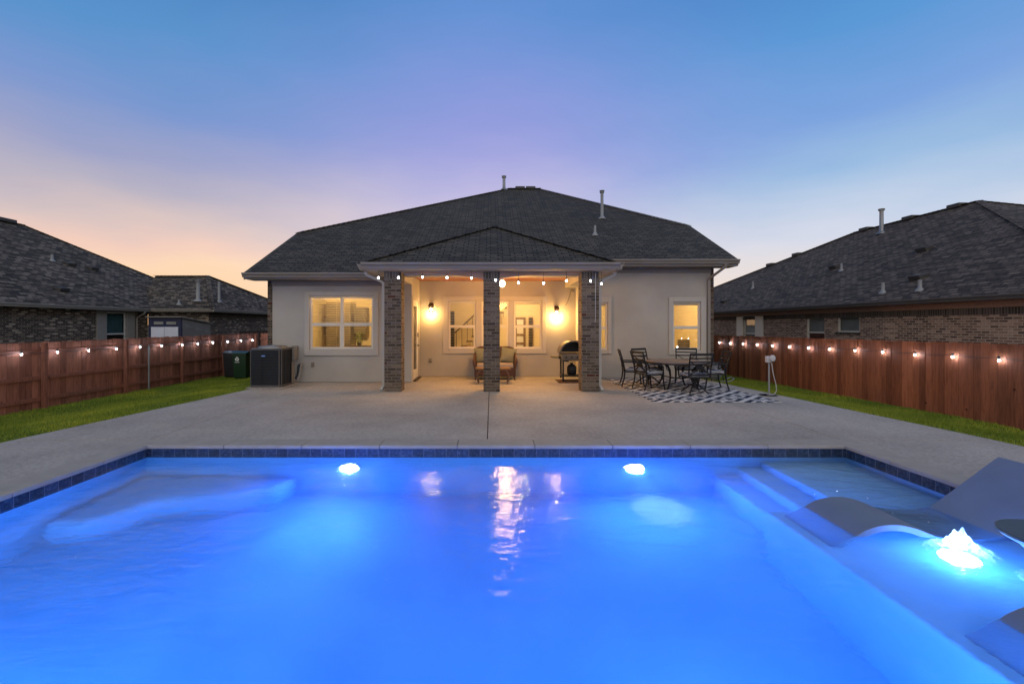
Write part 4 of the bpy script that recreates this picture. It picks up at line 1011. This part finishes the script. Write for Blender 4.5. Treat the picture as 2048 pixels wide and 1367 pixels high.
# =============================== bins and condenser =========================================
def bin_(x, y, mat, label, rec):
    z = float(lawn_z(x, y)); t = thing('wheelie_bin', label, 'trash bin', (x, y, z), 'trash bins by the side fence')
    m = MB(); a, c, h = .22, .26, .92
    vs = [(x-a, y-a, z+.03), (x+a, y-a, z+.03), (x+a, y+a, z+.03), (x-a, y+a, z+.03), (x-c, y-c-.02, z+h), (x+c, y-c-.02, z+h), (x+c, y+c, z+h), (x-c, y+c, z+h)]
    m.add(vs, MB.BF); m.build('body', mat, t, bevel=.03, seg=3)
    m = MB(); m.slab([(x-c-.02, y-c-.06, z+h+.003), (x-c-.02, y+c+.04, z+h+.003), (x-c-.02, y+c+.03, z+h+.07), (x-c-.02, y-.05, z+h+.10), (x-c-.02, y-c-.05, z+h+.035)], (2*c+.04, 0, 0)); m.build('lid', mat, t, bevel=.012)
    m = MB(); m.tube([(x-.25, y+c+.05, z+h-.03), (x+.25, y+c+.05, z+h-.03)], .015, 8); m.build('handle', mat, t)
    for s in (-1, 1):
        m = MB(); m.lathe([(.10, -.025), (.10, .025)], n=18); m.v = [(x+s*.29+v[2], y+.22+v[0], z+.105+v[1]) for v in m.v]; m.build('wheel', 'black_plastic', t, smooth=40)
    if rec:
        m = MB(); yy = y-c-.001; cz = z+h*.80; cx = x-.07          # three chasing arrows and a line of words beneath
        for k in range(3):
            aa = PI/2+k*2*PI/3; p = Vector((cx+.085*math.cos(aa), yy-.010, cz+.085*math.sin(aa))); q = Vector((cx+.085*math.cos(aa+2*PI/3), yy-.010, cz+.085*math.sin(aa+2*PI/3)))
            n_ = (q-p).normalized(); s_ = Vector((-n_.z, 0, n_.x)); a_, e_ = p+(q-p)*.10, p+(q-p)*.62
            m.slab([a_+s_*.014, a_-s_*.014, e_-s_*.014, e_+s_*.014], (0, -.003, 0)); m.slab([e_+s_*.034, e_-s_*.034, e_+n_*.045], (0, -.003, 0))
        for k in range(4): m.box(cx-.085+.044*k, cx-.05+.044*k, yy-.012, yy-.009, cz-.125, cz-.105)
        m.build('recycling_mark', 'decal_white', t)
bin_(wx(467, 17.4), 17.4, 'black_plastic', 'black wheeled trash bin beside the left fence', False)
bin_(wx(489, 16.9), 16.8, 'green_plastic', 'dark green recycling bin with white arrows beside the condenser', True)
AX0, AY0 = -6.27, 11.84
ac = thing('air_conditioner', 'dark grilled outdoor air conditioner on the deck edge', 'air conditioner', (-5.8, 12.3, 0))
foot = [(AX0, AY0), (-5.53, AY0), (-5.49, AY0+.05), (-5.49, AY0+.80), (AX0-.0, AY0+.80)]
MB().prism([(-6.36, AY0-.08), (-5.40, AY0-.08), (-5.40, AY0+.92), (-6.36, AY0+.92)], .002, .03).build('pad', 'stone_base', ac, bevel=.01)
def inset(poly, k):
    cx = sum(p[0] for p in poly)/len(poly); cy = sum(p[1] for p in poly)/len(poly); return [(cx+(x-cx)*k, cy+(y-cy)*k) for x, y in poly]
MB().prism(inset(foot, .965), .06, 1.01).build('coil', 'coil', ac)
m = MB(); m.prism(foot, .032, .085); m.prism(foot, 1.0, 1.045)
for x, y in foot: m.box(x-.012, x+.012, y-.004, y+.02, .085, 1.0)
m.build('frame', 'condenser_frame', ac, bevel=.006)
m = MB()
for k in range(1, 12):
    z = .085+.915*k/12
    for i in range(3): p, q = foot[i], foot[i+1]; m.bar((p[0], p[1]-.006, z), (q[0], q[1]-.006, z), .007, .007)
for i, fr_ in ((0, (.38,)), (2, (.28, .56))):
    for f in fr_: p, q = foot[i], foot[i+1]; x, y = p[0]+(q[0]-p[0])*f, p[1]+(q[1]-p[1])*f-.008; m.bar((x, y, .085), (x, y, 1.0), .008, .008)
for k in range(1, 40):
    p, q = foot[0], foot[1]; x = p[0]+(q[0]-p[0])*k/40; m.bar((x, AY0-.002, .085), (x, AY0-.002, 1.0), .0025, .0025)
m.build('grille', 'condenser_wire', ac)
m = MB(); c0 = (-5.88, AY0+.40, 1.045)
for rr in (.33, .28, .23, .18, .12, .06): m.tube([(c0[0]+rr*math.cos(2*PI*k/28), c0[1]+rr*math.sin(2*PI*k/28), c0[2]+.075-.03*(rr/.33)) for k in range(29)], .006, 5)
for k in range(8): m.tube([(c0[0], c0[1], c0[2]+.078), (c0[0]+.34*math.cos(PI*k/4), c0[1]+.34*math.sin(PI*k/4), c0[2]+.03)], .007, 5)
m.lathe([(.37, 0), (.355, .035), (.335, .042), (.335, .0)], c0, 32); m.build('fan_guard', 'galvanised', ac, smooth=40)
m = MB(); lx, lz = wx(527, AY0), wz(711.5, AY0); m.lathe([(.062, 0), (.058, .006)], n=28); m.v = [(lx+v[0], AY0-.012-v[2], lz+v[1]*.42) for v in m.v]; bd = m.build('badge', 'logo_blue', ac, smooth=40)
m = MB()
for k in range(5): m.bar((lx-.04+.018*k, AY0-.020, lz-.008), (lx-.03+.018*k, AY0-.020, lz+.010), .002, .005, (0, 1, 0))
m.bar((lx-.042, AY0-.020, lz-.002), (lx+.044, AY0-.020, lz-.002), .002, .003); m.build('lettering', 'decal_white', bd)
MB().box(-5.487, -5.40, AY0+.66, AY0+.79, .66, 1.0).build('control_box', 'tan_metal', ac, bevel=.008)
MB().box(-5.488, -5.47, AY0+.64, AY0+.80, .06, .655).build('service_panel', 'tan_metal', ac, bevel=.006)
m = MB(); m.tube([(-5.52, 13.15, .50), (-5.51, 13.05, .50), (-5.50, 12.98, .46), (-5.49, 12.95, .36), (-5.50, 12.93, .25), (-5.52, 12.85, .14)], .042, 12); m.build('refrigerant_line', 'black_plastic', ac, smooth=50)
m = MB(); m.tube([(-5.46, 13.15, .54), (-5.44, 12.99, .53), (-5.42, 12.90, .42), (-5.44, 12.86, .22), (-5.48, 12.80, .10)], .02, 10); m.build('copper_line', 'pvc_grey', ac, smooth=50)
x = wx(592, YL); MB().box(x-.09, x+.07, YL-.09, YL-.002, .66, 1.06).build('disconnect_box', 'tan_metal', ac, bevel=.01)

# =============================== dining set =================================================
o = MB().box(3.48, 6.20, 9.72, 14.02, .003, .012).build('outdoor_rug', 'rug'); tag(o, 'white outdoor rug with navy lattice pattern under the dining set', 'rug')
TXc, TYc = 4.86, 11.95
tb = thing('dining_table', 'round brown-topped patio table with dark curved legs', 'table', (TXc, TYc, .012))
MB().lathe([(.01, .685), (.74, .685), (.765, .695), (.765, .71), (.75, .718), (.01, .718)], (TXc, TYc, 0), 48).build('table_top', 'table_tile', tb, smooth=30)
MB().lathe([(.755, .655), (.768, .66), (.768, .684), (.70, .684), (.70, .655)], (TXc, TYc, 0), 48).build('rim', 'dark_metal', tb, smooth=30)
for k in range(4):
    a = PI/4+k*PI/2; ca, sa = math.cos(a), math.sin(a)
    m = MB(); m.tube([(TXc+ca*r_, TYc+sa*r_, z) for r_, z in ((.66, .66), (.52, .60), (.42, .50), (.38, .36), (.40, .22), (.47, .10), (.55, .016))], [.03, .03, .03, .026, .024, .022, .024], 8)
    m.tube([(TXc+ca*.40, TYc+sa*.40, .30), (TXc, TYc, .26)], .015, 6); m.tube([(TXc+ca*.42, TYc+sa*.42, .48), (TXc+ca*.58, TYc+sa*.58, .52), (TXc+ca*.66, TYc+sa*.66, .64)], .012, 6); m.build('leg', 'dark_metal', tb, smooth=50)
def chair(swivel):
    t = thing('patio_chair', 'x', 'chair', (0, 0, 0), 'patio chairs around the dining table')
    # faces +Y, local coordinates
    bk_ = MB(); pl = lambda s: [(s*.255, -.235, .40), (s*.262, -.26, .60), (s*.27, -.31, .80), (s*.275, -.365, .975)]
    for s in (-1, 1): bk_.tube(pl(s), [.019, .018, .017, .016], 8)
    bk_.bar((-.275, -.355, .955), (.275, -.355, .955), .022, .055); bk_.bar((-.268, -.325, .86), (.268, -.325, .86), .018, .034)
    bk_.bar((-.265, -.305, .775), (.265, -.305, .775), .018, .030); bk_.bar((-.257, -.245, .47), (.257, -.245, .47), .018, .034)
    bk_.bar((-.23, -.30, .765), (.22, -.25, .485), .018, .030, (0, 1, 0)); bk_.bar((.23, -.30, .765), (-.22, -.25, .485), .018, .030, (0, 1, 0))
    bk_.bar((-.10, -.278, .63), (.10, -.278, .63), .014, .09); bk_.build('backrest', 'dark_metal', t, smooth=40)
    m = MB(); frame_ = [(-.27, -.25), (.27, -.25), (.28, .25), (-.28, .25)]; m.prism(frame_, .385, .41); m.build('seat', 'dark_metal', t, bevel=.008)
    MB().prism([(-.25, -.215), (.25, -.215), (.26, .255), (-.26, .255)], .412, .49).build('cushion', 'chair_cushion', t, bevel=.032, seg=4)
    for s in (-1, 1): MB().tube([(s*.268, -.285, .66), (s*.30, -.10, .665), (s*.315, .10, .655), (s*.305, .20, .61), (s*.285, .225, .40)], .018, 8).build('armrest', 'dark_metal', t, smooth=50)
    if not swivel:
        for s in (-1, 1):
            MB().tube([(s*.262, -.23, .40), (s*.265, -.25, .22), (s*.275, -.31, .014)], [.021, .019, .017], 8).build('leg', 'dark_metal', t, smooth=50)
            MB().tube([(s*.275, .225, .40), (s*.275, .235, .2), (s*.285, .265, .014)], [.021, .019, .017], 8).build('leg', 'dark_metal', t, smooth=50)
    else:
        MB().lathe([(.13, .355), (.13, .384), (.05, .35), (.04, .18), (.05, .15), (.05, .12)], n=18).build('pedestal', 'dark_metal', t, smooth=50)
        for k in range(4):
            a = PI/4+k*PI/2; MB().tube([(.03*math.cos(a), .03*math.sin(a), .22), (.12*math.cos(a), .12*math.sin(a), .19), (.24*math.cos(a), .24*math.sin(a), .09), (.32*math.cos(a), .32*math.sin(a), .018)], [.022, .02, .018, .016], 8).build('foot', 'dark_metal', t, smooth=50)
    return t
sw = chair(True); ch = chair(False)
spots = [('sw', 4.90, 10.98, 0.04, 'dark metal swivel chair with patterned cushion nearest the pool'),
         ('ch', 4.02, 11.62, -1.30, 'dark lattice-back chair at the left of the table nearer the pool'),
         ('sw2', 4.38, 12.72, -2.65, 'dark lattice-back swivel chair by the house wall left of the far window'),
         ('ch', 3.83, 12.35, -1.75, 'leftmost dark lattice-back patio chair'),
         ('ch', 5.50, 12.85, 2.75, 'lattice-back chair behind the table under the far right window'),
         ('ch', 5.70, 11.75, 1.45, 'rightmost patio chair beside the hose reel')]
used = set()
for kd, x, y, rz, lab in spots:
    src = sw if kd.startswith('sw') else ch
    o = src if id(src) not in used else copy_tree(src); used.add(id(src))
    o.location = (x, y, .010); o.rotation_euler = (0, 0, rz); o['label'] = lab
# =============================== small yard things ==========================================
# hose reel
hx, hy = 6.62, 13.55
t = thing('hose_reel', 'grey garden hose coiled on a reel by the house corner', 'hose reel', (hx, hy, 0))
m = MB(); pts = []
for k in range(220):
    a = k*2*PI/22; rr = .17+.035*((k//22) % 4); pts.append((hx-.14+.028*(k/22)+0*a, hy+rr*math.cos(a), .27+rr*math.sin(a)*.95))
m.tube(pts, .013, 6); m.build('hose', 'hose_grey', t, smooth=60)
m = MB()
for s in (-.17, .18): m.tube([(hx+s, hy-.22, .01), (hx+s, hy, .55), (hx+s, hy+.22, .01)], .014, 8)
m.tube([(hx-.17, hy, .27), (hx+.18, hy, .27)], .03, 10); m.build('stand', 'dark_metal', t)
m = MB(); m.tube([(hx+.05, hy-.30, .02), (hx+.25, hy-.45, .03), (hx+.42, hy-.35, .10), (hx+.40, hy-.18, .13), (hx+.25, hy-.2, .06)], .013, 6); m.build('loose_end', 'hose_grey', t, smooth=60)
# outlet post on the right lawn
ox, oy = wx(1538, 10.75), 10.75; oz = -.03
t = thing('outlet_post', 'white outlet box with round timer on a thin grey post at the deck edge', 'outlet post', (ox, oy, oz))
MB().lathe([(.24, -.02), (.25, .01), (.20, .03)], (ox-.02, oy, oz), 20).build('base', 'stone_base', t, smooth=40)
MB().lathe([(.05, .03), (.05, .06), (.020, .065), (.018, .84)], (ox, oy, oz), 14).build('post', 'pvc_grey', t, smooth=40)
MB().box(ox-.075, ox+.03, oy-.05, oy+.04, oz+.80, oz+.95).build('box', 'white_plastic', t, bevel=.01)
m = MB(); m.lathe([(.075, 0), (.075, .05), (.06, .06)], n=22); m.v = [(ox+.035+v[0]*.8, oy-.05-v[2], oz+.905+v[1]) for v in m.v]; m.build('timer', 'white_plastic', t, smooth=40)
MB().tube([(ox+.03, oy-.05, oz+.80), (ox+.06, oy-.06, oz+.55), (ox+.13, oy-.06, oz+.28), (ox+.14, oy-.06, oz+.14), (ox+.09, oy-.05, oz+.05), (ox+.03, oy-.04, oz+.04)], .009, 6).build('cord', 'white_plastic', t, smooth=60)

# =============================== neighbouring houses ========================================
def vent_box(mb, p, n, u, w_=.42, h_=.36):
    """slant-back roof vent at point p on a roof with normal n, u along the eave"""
    v = n.cross(u); p = Vector(p); a = [p+u*(sx*w_/2)+v*(sy*h_/2) for sx, sy in ((-1, -1), (1, -1), (1, 1), (-1, 1))]
    top = [a[0]+n*.04, a[1]+n*.04, a[2]+n*.17, a[3]+n*.17]; mb.add(a+top, MB.BF)
def roof_hit(px, py, plane):
    """point where the ray through a measured pixel meets a roof plane (n, d)"""
    n, dd_ = plane; ray = Vector(((px-CX)/F, 1, -(py-CY)/F)); o_ = Vector((0, 0, H)); k = (dd_-n.dot(o_))/n.dot(ray); return o_+ray*k
def plane_of(a, b_, c_):
    a, b_, c_ = Vector(a), Vector(b_), Vector(c_); n = (b_-a).cross(c_-a).normalized()
    if n.z < 0: n = -n
    return n, n.dot(a)
def wall_x(mb, X, t_, y0, y1, z0, z1, holes=()):
    tmp = MB(); wall_y(tmp, 0, t_, y0, y1, z0, z1, holes); mb.add([(X+v[1], v[0], v[2]) for v in tmp.v], tmp.f)
# --- right house
nr = thing('neighbor_house', 'brick neighbour house on the right with a long brown shingle roof', 'house', (13.4, 20, -.6))
EX, EZ = 13.0, 2.45; WXr = 13.42
def yat(px, X): return F*X/(px-CX)
wins = [(yat(1512, WXr), yat(1487, WXr), .3, 2.13), (yat(1649, WXr), yat(1613, WXr), .55, 2.15), (yat(1719, WXr), yat(1675, WXr), 1.42, 2.22)]
wins[2] = (wins[2][0], wins[2][1], wz(664, yat(1697, WXr)), wz(618, yat(1697, WXr)))
m = MB(); wall_x(m, WXr, .22, 10, 38.3, -.6, 2.36, wins); m.box(WXr, 26.5, 9.8, 10, -.6, 2.36); m.build('brick_wall', 'brick_right', nr)
RA, RB = (20.25, 18.9, 6.80), (20.25, 25.3, 6.80); A, B_, Cc, D_ = (EX, 9.27, EZ), (EX, 39.2, EZ), (27.5, 39.2, EZ), (27.5, 9.27, EZ)
m = MB(); T2 = (0, 0, -.08)
m.slab([A, RA, RB, B_], T2); m.slab([A, D_, RA], T2); m.slab([D_, Cc, RB, RA], T2); m.slab([B_, RB, Cc], T2); rr_ = m.build('roof', 'shingle_right', nr)
cap_lines(nr, 'shingle_right', (A, RA), (RA, RB), (RB, B_), (RA, D_))
m = MB(); gutter(m, (EX, 9.27), (EX, 39.2), (-1, 0), EZ-.01); m.build('gutter', 'neighbor_fascia', nr)
m = MB(); m.box(EX+.02, WXr-.002, 9.3, 39, EZ-.14, EZ-.115); m.box(WXr-.03, WXr-.003, 10, 38.3, EZ-.32, EZ-.142); m.build('fascia', 'cedar_beam', nr)
m = MB(); m.box(WXr-.012, WXr-.001, 10, 38.2, EZ-.52, EZ-.322); m.build('soldier_course', 'brick_soldier', nr)
pl_ = plane_of(A, RA, B_)
def side_window(y0, y1, z0, z1, kind):
    f = MB(); X0 = WXr+.03
    for a, c, e, h_ in ((y0, y0+.05, z0, z1), (y1-.05, y1, z0, z1)): f.box(X0, X0+.07, a, c, e, h_)
    f.box(X0, X0+.07, y0+.05, y1-.05, z1-.05, z1); f.box(X0, X0+.07, y0+.05, y1-.05, z0, z0+.05)
    if kind != 'screen': f.box(X0-.005, X0+.06, y0+.05, y1-.05, (z0+z1)/2-.03, (z0+z1)/2+.03)
    wn = f.build('window', 'window_vinyl', nr, bevel=.004)
    MB().quad((X0+.03, y0+.05, z0+.05), (X0+.03, y1-.05, z0+.05), (X0+.03, y1-.05, z1-.05), (X0+.03, y0+.05, z1-.05)).build('pane', 'glass_far', wn)
    zb = z0+.04 if kind == 'screen' else (z0+z1)/2
    MB().quad((X0+.10, y0, zb), (X0+.10, y1, zb), (X0+.10, y1, z1), (X0+.10, y0, z1)).build('blind', 'blind_grey', wn)
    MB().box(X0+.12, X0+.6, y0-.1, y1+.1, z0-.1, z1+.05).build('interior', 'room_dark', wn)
    if kind == 'bay':
        m = MB(); b0, b1 = yat(1526, WXr)-.05, yat(1476, WXr)+.05
        m.box(WXr-.06, WXr+.03, b0, y0-.003, -.4, EZ-.34); m.box(WXr-.06, WXr+.03, y1+.003, b1, -.4, EZ-.34); m.box(WXr-.06, WXr+.03, y0-.003, y1+.003, z1+.003, EZ-.34); m.build('surround', 'window_vinyl', wn, bevel=.01)
    else: MB().box(WXr-.05, WXr+.06, y0-.05, y1+.05, z0-.08, z0-.003).build('sill', 'brick_soldier', wn)
for wv, kd in zip(wins, ('bay', 'hung', 'screen')): side_window(*wv, kd)
vm = [(1672, 531), (1851, 496), (1839, 552), (1451, 600)]
for px, py in vm:
    m = MB(); vent_box(m, roof_hit(px, py+3, pl_), pl_[0], Vector((0, 1, 0))); m.build('roof_vent', 'asphalt_vent', rr_, bevel=.01)
for p in ((20.25, 19.8, 6.8), (20.25, 22.0, 6.8), (20.25, 24.6, 6.8), (18.9, 28.1, 5.98), (18.2, 29.6, 5.55), (21.5, 17.3, 6.1)):
    MB().box(p[0]-.20, p[0]+.20, p[1]-.28, p[1]+.28, p[2]-.06, p[2]+.12).build('ridge_vent', 'asphalt_vent', rr_, bevel=.03)
for px, pyb, pyt, rad in ((1763, 466, 420, .085), (1683, 541, 525, .045), (1766, 585, 563, .05), (1840, 580, 557, .05), (1506, 576, 561, .05)):
    p = roof_hit(px, pyb, pl_); pipe_mesh(p.x, p.y, p.z-.03, (pyb-pyt)*p.y/F, rad, rad > .06).build('vent_pipe', 'pvc_grey' if rad < .06 else 'galvanised', rr_, smooth=40)
# --- left house
nl = thing('neighbor_house', 'dark brick neighbour house on the left with a rear wing', 'house', (-17.2, 22, -.6))
EX, EZ = -16.8, 2.45; WXl = -17.22
wy0, wy1 = -F*WXl/(CX-212), -F*WXl/(CX-252)
wz0, wz1 = .35, wz(624, (wy0+wy1)/2)
m = MB(); wall_x(m, WXl-.22, .22, 8, 22.8, -.6, 2.36, [(wy0, wy1, wz0, wz1)]); m.build('brick_wall', 'brick_left', nl)
RA, RB = (-24, 8, 6.77), (-24, 23.3, 6.77)
m = MB(); m.slab([(EX, 7, EZ), RA, RB, (EX, 30.5, EZ)], T2); m.slab([RA, (-31.2, 8, EZ), (-31.2, 30.5, EZ), RB], T2); m.slab([(EX, 30.5, EZ), RB, (-31.2, 30.5, EZ)], T2)
rl = m.build('roof', 'shingle_left', nl); pl1 = plane_of((EX, 7, EZ), RA, RB)
WF, WK, WP, WQ = (-13.75, 22.4, EZ), (-13.75, 34, EZ), (-16.04, 25.7, 4.42), (-19.0, 25.7, 4.42)
m = MB(); m.slab([(-17.2, 22.4, EZ), WF, WP, WQ, (-18.2, 24.0, 3.3)], T2); m.slab([WF, WK, WP], T2); m.slab([WP, WK, (-19, 34, EZ), WQ], T2); rw = m.build('wing_roof', 'shingle_left', nl)
pl2 = plane_of((-17.2, 22.4, EZ), WF, WP); pl3 = plane_of(WF, WK, WP)
cap_lines(nl, 'shingle_left', (RA, RB), (RB, (EX, 30.5, EZ)), (WF, WP), (WP, WQ), (WP, WK))
m = MB(); m.box(-17.2, -14.16, 22.8, 23.0, -.6, 2.36); m.box(-14.36, -14.16, 23.0, 33.6, -.6, 2.36); m.build('wing_wall', 'brick_left', nl)
m = MB(); m.box(-14.16, -14.148, 22.8, 33.6, EZ-.42, EZ-.14); m.build('soldier_course', 'brick_soldier', nl)
m = MB(); gutter(m, (EX, 7), (EX, 22.4), (1, 0), EZ-.01); gutter(m, (EX, 22.4), (-13.75, 22.4), (0, -1), EZ-.01); gutter(m, (-13.75, 22.4), (-13.75, 34), (1, 0), EZ-.01); m.build('gutter', 'neighbor_trim', nl)
m = MB(); m.box(WXl+.002, EX-.02, 7, 22.4, EZ-.14, EZ-.115); m.box(-17.1, -13.78, 22.42, 22.79, EZ-.14, EZ-.115); m.box(-14.15, -13.78, 22.8, 33.9, EZ-.14, EZ-.115); m.build('soffit', 'neighbor_trim', nl)
f = MB(); X0 = WXl-.02
f.box(X0-.06, X0, wy0, wy0+.06, wz0, wz1); f.box(X0-.06, X0, wy1-.06, wy1, wz0, wz1); f.box(X0-.06, X0, wy0+.06, wy1-.06, wz1-.06, wz1); f.box(X0-.06, X0+.01, wy0+.06, wy1-.06, 1.22, 1.28); f.box(X0-.06, X0, wy0+.06, wy1-.06, wz0, wz0+.06)
wn = f.build('window', 'white_vinyl', nl, bevel=.004); MB().quad((X0-.03, wy0, wz0), (X0-.03, wy1, wz0), (X0-.03, wy1, wz1), (X0-.03, wy0, wz1)).build('pane', 'glass', wn)
m = MB(); z = wz1-.08
while z > 1.3: m.obox((X0-.10, (wy0+wy1)/2+.05, z), (.045, wy1-wy0-.24, .003), Matrix.Rotation(.7, 3, 'Y')); z -= .045
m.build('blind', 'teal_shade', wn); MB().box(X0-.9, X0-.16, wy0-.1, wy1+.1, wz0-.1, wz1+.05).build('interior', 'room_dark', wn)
b0, b1 = -F*WXl/(CX-192), -F*WXl/(CX-268)
m = MB(); m.box(WXl-.01, WXl+.05, b0, wy0-.003, -.5, EZ-.15); m.box(WXl-.01, WXl+.05, wy1+.003, b1, -.5, EZ-.15); m.box(WXl-.01, WXl+.05, wy0-.003, wy1+.003, wz1+.003, EZ-.15); m.build('surround', 'neighbor_trim', wn, bevel=.01)
m = MB(); yy = 22.0; spout(m, [(EX+.05, yy, 2.33), (EX+.03, yy, 2.22), (WXl+.06, yy+.02, 2.0), (WXl+.06, yy+.02, -.4)]); m.build('downspout', 'neighbor_trim', nl, bevel=.008)
for px, py in ((137, 529), (183, 537), (121, 579)):
    m = MB(); vent_box(m, roof_hit(px, py, pl1), pl1[0], Vector((0, -1, 0))); m.build('roof_vent', 'asphalt_vent', rl, bevel=.01)
MB().box(-24.25, -23.75, 19, 22.8, 6.72, 6.90).build('ridge_vent', 'asphalt_vent', rl, bevel=.03)
for px, pyb, pyt, rad, P_, par in ((104, 521, 507, .05, pl1, rl), (396, 601, 562, .085, pl2, rw), (438, 603, 562, .06, pl3, rw), (358, 608, 597, .05, pl2, rw)):
    p = roof_hit(px, pyb, P_); pipe_mesh(p.x, p.y, p.z-.03, (pyb-pyt)*p.y/F, rad, rad > .08).build('vent_pipe', 'pvc_grey', par, smooth=40)
# --- shed between the left fence and the left house
SY = 17.9; sx0, sx1 = wx(298, SY), wx(362, SY)
sh = thing('garden_shed', 'dark blue garden shed with white double doors beyond the left fence', 'shed', ((sx0+sx1)/2, SY, -.5))
zt1, zt2 = wz(635, SY), 1.72
m = MB(); m.slab([(sx0, SY, -.5), (sx1, SY, -.5), (sx1, SY, zt1-.03), (sx0, SY, zt1-.03)], (0, .08, 0)); m.build('front_wall', 'shed_blue', sh)
YE = F*sx1/(421-CX)
m = MB(); m.slab([(sx1-.003, SY+.082, -.5), (sx1-.003, YE, -.5), (sx1-.003, YE, zt2-.04), (sx1-.003, SY+.082, zt1-.04)], (-.06, 0, 0)); m.box(sx0, sx1-.07, YE-.06, YE, -.5, zt2-.05); m.slab([(sx0, SY+.082, -.5), (sx0, YE-.065, -.5), (sx0, YE-.065, zt2-.04), (sx0, SY+.082, zt1-.04)], (.05, 0, 0)); m.build('side_wall', 'shed_grey', sh)
m = MB(); m.slab([(sx0-.06, SY-.12, zt1+.01), (sx1+.06, SY-.12, zt1+.01), (sx1+.06, YE+.12, zt2-.01), (sx0-.06, YE+.12, zt2-.01)], (0, 0, .04)); m.build('roof', 'shed_grey', sh)
zd = wz(653.5, SY); xm = wx(329.5, SY)
for a, c in ((wx(303, SY), xm-.008), (xm+.008, wx(357, SY))): MB().box(a, c, SY-.03, SY-.002, -.45, zd).build('door', 'shed_white', sh, bevel=.006)
for a, c in ((308.5, 327), (333.5, 352.5)): MB().box(wx(a, SY), wx(c, SY), SY-.02, SY-.002, wz(648.5, SY), wz(643, SY)).build('transom', 'blind_grey', sh)
m = MB()
for k in range(3): y0 = SY+.25+k*.62; m.slab([(sx1+.008, y0, zt1-.40-.11*k), (sx1+.008, y0+.45, zt1-.40-.11*k-.02), (sx1+.008, y0+.45, zt1-.30-.12*k-.08), (sx1+.008, y0, zt1-.24-.12*k)], (-.008, 0, 0))
m.build('side_transom', 'blind_grey', sh)

# =============================== sky and light ==============================================
world = bpy.data.worlds.new('World'); scene.world = world; world.use_nodes = True
wt = world.node_tree; wt.nodes.clear()
class W(NT):
    def __init__(s): s.t = wt; s.out = wt.nodes.new('ShaderNodeOutputWorld')
k = W(); tc = k.n('TexCoord'); sp = k.n('SeparateXYZ'); k.l(tc.outputs['Generated'], sp.inputs[0]); x_, y_, z_ = sp.outputs
hyp = k.math('SQRT', k.math('ADD', k.math('ADD', k.math('MULTIPLY', x_, x_), k.math('MULTIPLY', y_, y_)), 1e-6)); az = k.math('DIVIDE', x_, hyp)
def rs(stops): return [(p, s2l(c)) for p, c in stops]
cl = k.n('TexNoise', Scale=2.2, Detail=5., Roughness=.5); cmp_ = k.n('Mapping'); cmp_.inputs['Scale'].default_value = (1, 1, 3.2); k.l(tc.outputs['Generated'], cmp_.inputs[0]); k.l(cmp_.outputs[0], cl.inputs['Vector'])
z_ = k.math('ADD', z_, k.math('MULTIPLY', k.math('SUBTRACT', cl.outputs['Fac'], .5), .15))
rl_ = k.ramp(z_, rs([(0, (250, 192, 138)), (.06, (255, 212, 160)), (.10, (255, 218, 184)), (.135, (243, 206, 190)), (.175, (218, 197, 194)), (.22, (188, 181, 196)), (.28, (158, 164, 201)), (.37, (122, 152, 208)), (.46, (90, 147, 205)), (.62, (66, 126, 186)), (1, (50, 100, 160))]))
rm_ = k.ramp(z_, rs([(0, (255, 222, 180)), (.12, (255, 232, 212)), (.21, (222, 209, 226)), (.295, (188, 184, 225)), (.35, (164, 167, 223)), (.42, (146, 157, 221)), (.50, (121, 151, 217)), (.58, (101, 146, 212)), (.75, (72, 128, 190)), (1, (55, 105, 165))]))
rr2 = k.ramp(z_, rs([(0, (244, 214, 190)), (.08, (240, 224, 212)), (.14, (214, 219, 234)), (.20, (180, 202, 230)), (.25, (154, 188, 226)), (.33, (126, 165, 223)), (.45, (90, 152, 214)), (.62, (72, 132, 200)), (1, (50, 100, 160))]))
fl_ = k.math('MULTIPLY', az, -1.55, True); fr2 = k.math('MULTIPLY', az, 1.55, True)
sm = lambda f: k.math('MULTIPLY', k.math('MULTIPLY', f, f), k.math('SUBTRACT', 3., k.math('MULTIPLY', f, 2.)))
col = k.mix(sm(fl_), rm_, rl_); col = k.mix(sm(fr2), col, rr2)
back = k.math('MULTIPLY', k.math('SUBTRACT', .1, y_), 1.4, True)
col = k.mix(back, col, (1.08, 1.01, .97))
below = k.math('GREATER_THAN', 0., sp.outputs[2]); col = k.mix(below, col, (.05, .045, .04))
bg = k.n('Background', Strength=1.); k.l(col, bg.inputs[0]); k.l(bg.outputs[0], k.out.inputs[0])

cam = bpy.data.cameras.new('camera'); co = bpy.data.objects.new('camera', cam); C.objects.link(co)
co.location = (0, 0, H); co.rotation_euler = (PI/2, 0, 0); cam.sensor_width = 36; cam.lens = F/2048*36
cam.shift_x = (1024-CX)/2048; cam.shift_y = -(683.5-CY)/2048; cam.clip_start = .05; cam.clip_end = 2000
scene.camera = co
vs_ = scene.view_settings; scene.display_settings.display_device = 'sRGB'; vs_.view_transform = 'Standard'; vs_.look = 'None'; vs_.gamma = 1; vs_.exposure = 0; vs_.use_curve_mapping = False
cy = scene.cycles; cy.use_denoising = True; cy.max_bounces = 10; cy.diffuse_bounces = 4; cy.transmission_bounces = 8; cy.glossy_bounces = 4; cy.transparent_max_bounces = 12
cy.sample_clamp_indirect = 6; cy.caustics_reflective = True; cy.caustics_refractive = True; cy.blur_glossy = .5
try: cy.denoiser = 'OPENIMAGEDENOISE'
except Exception: pass
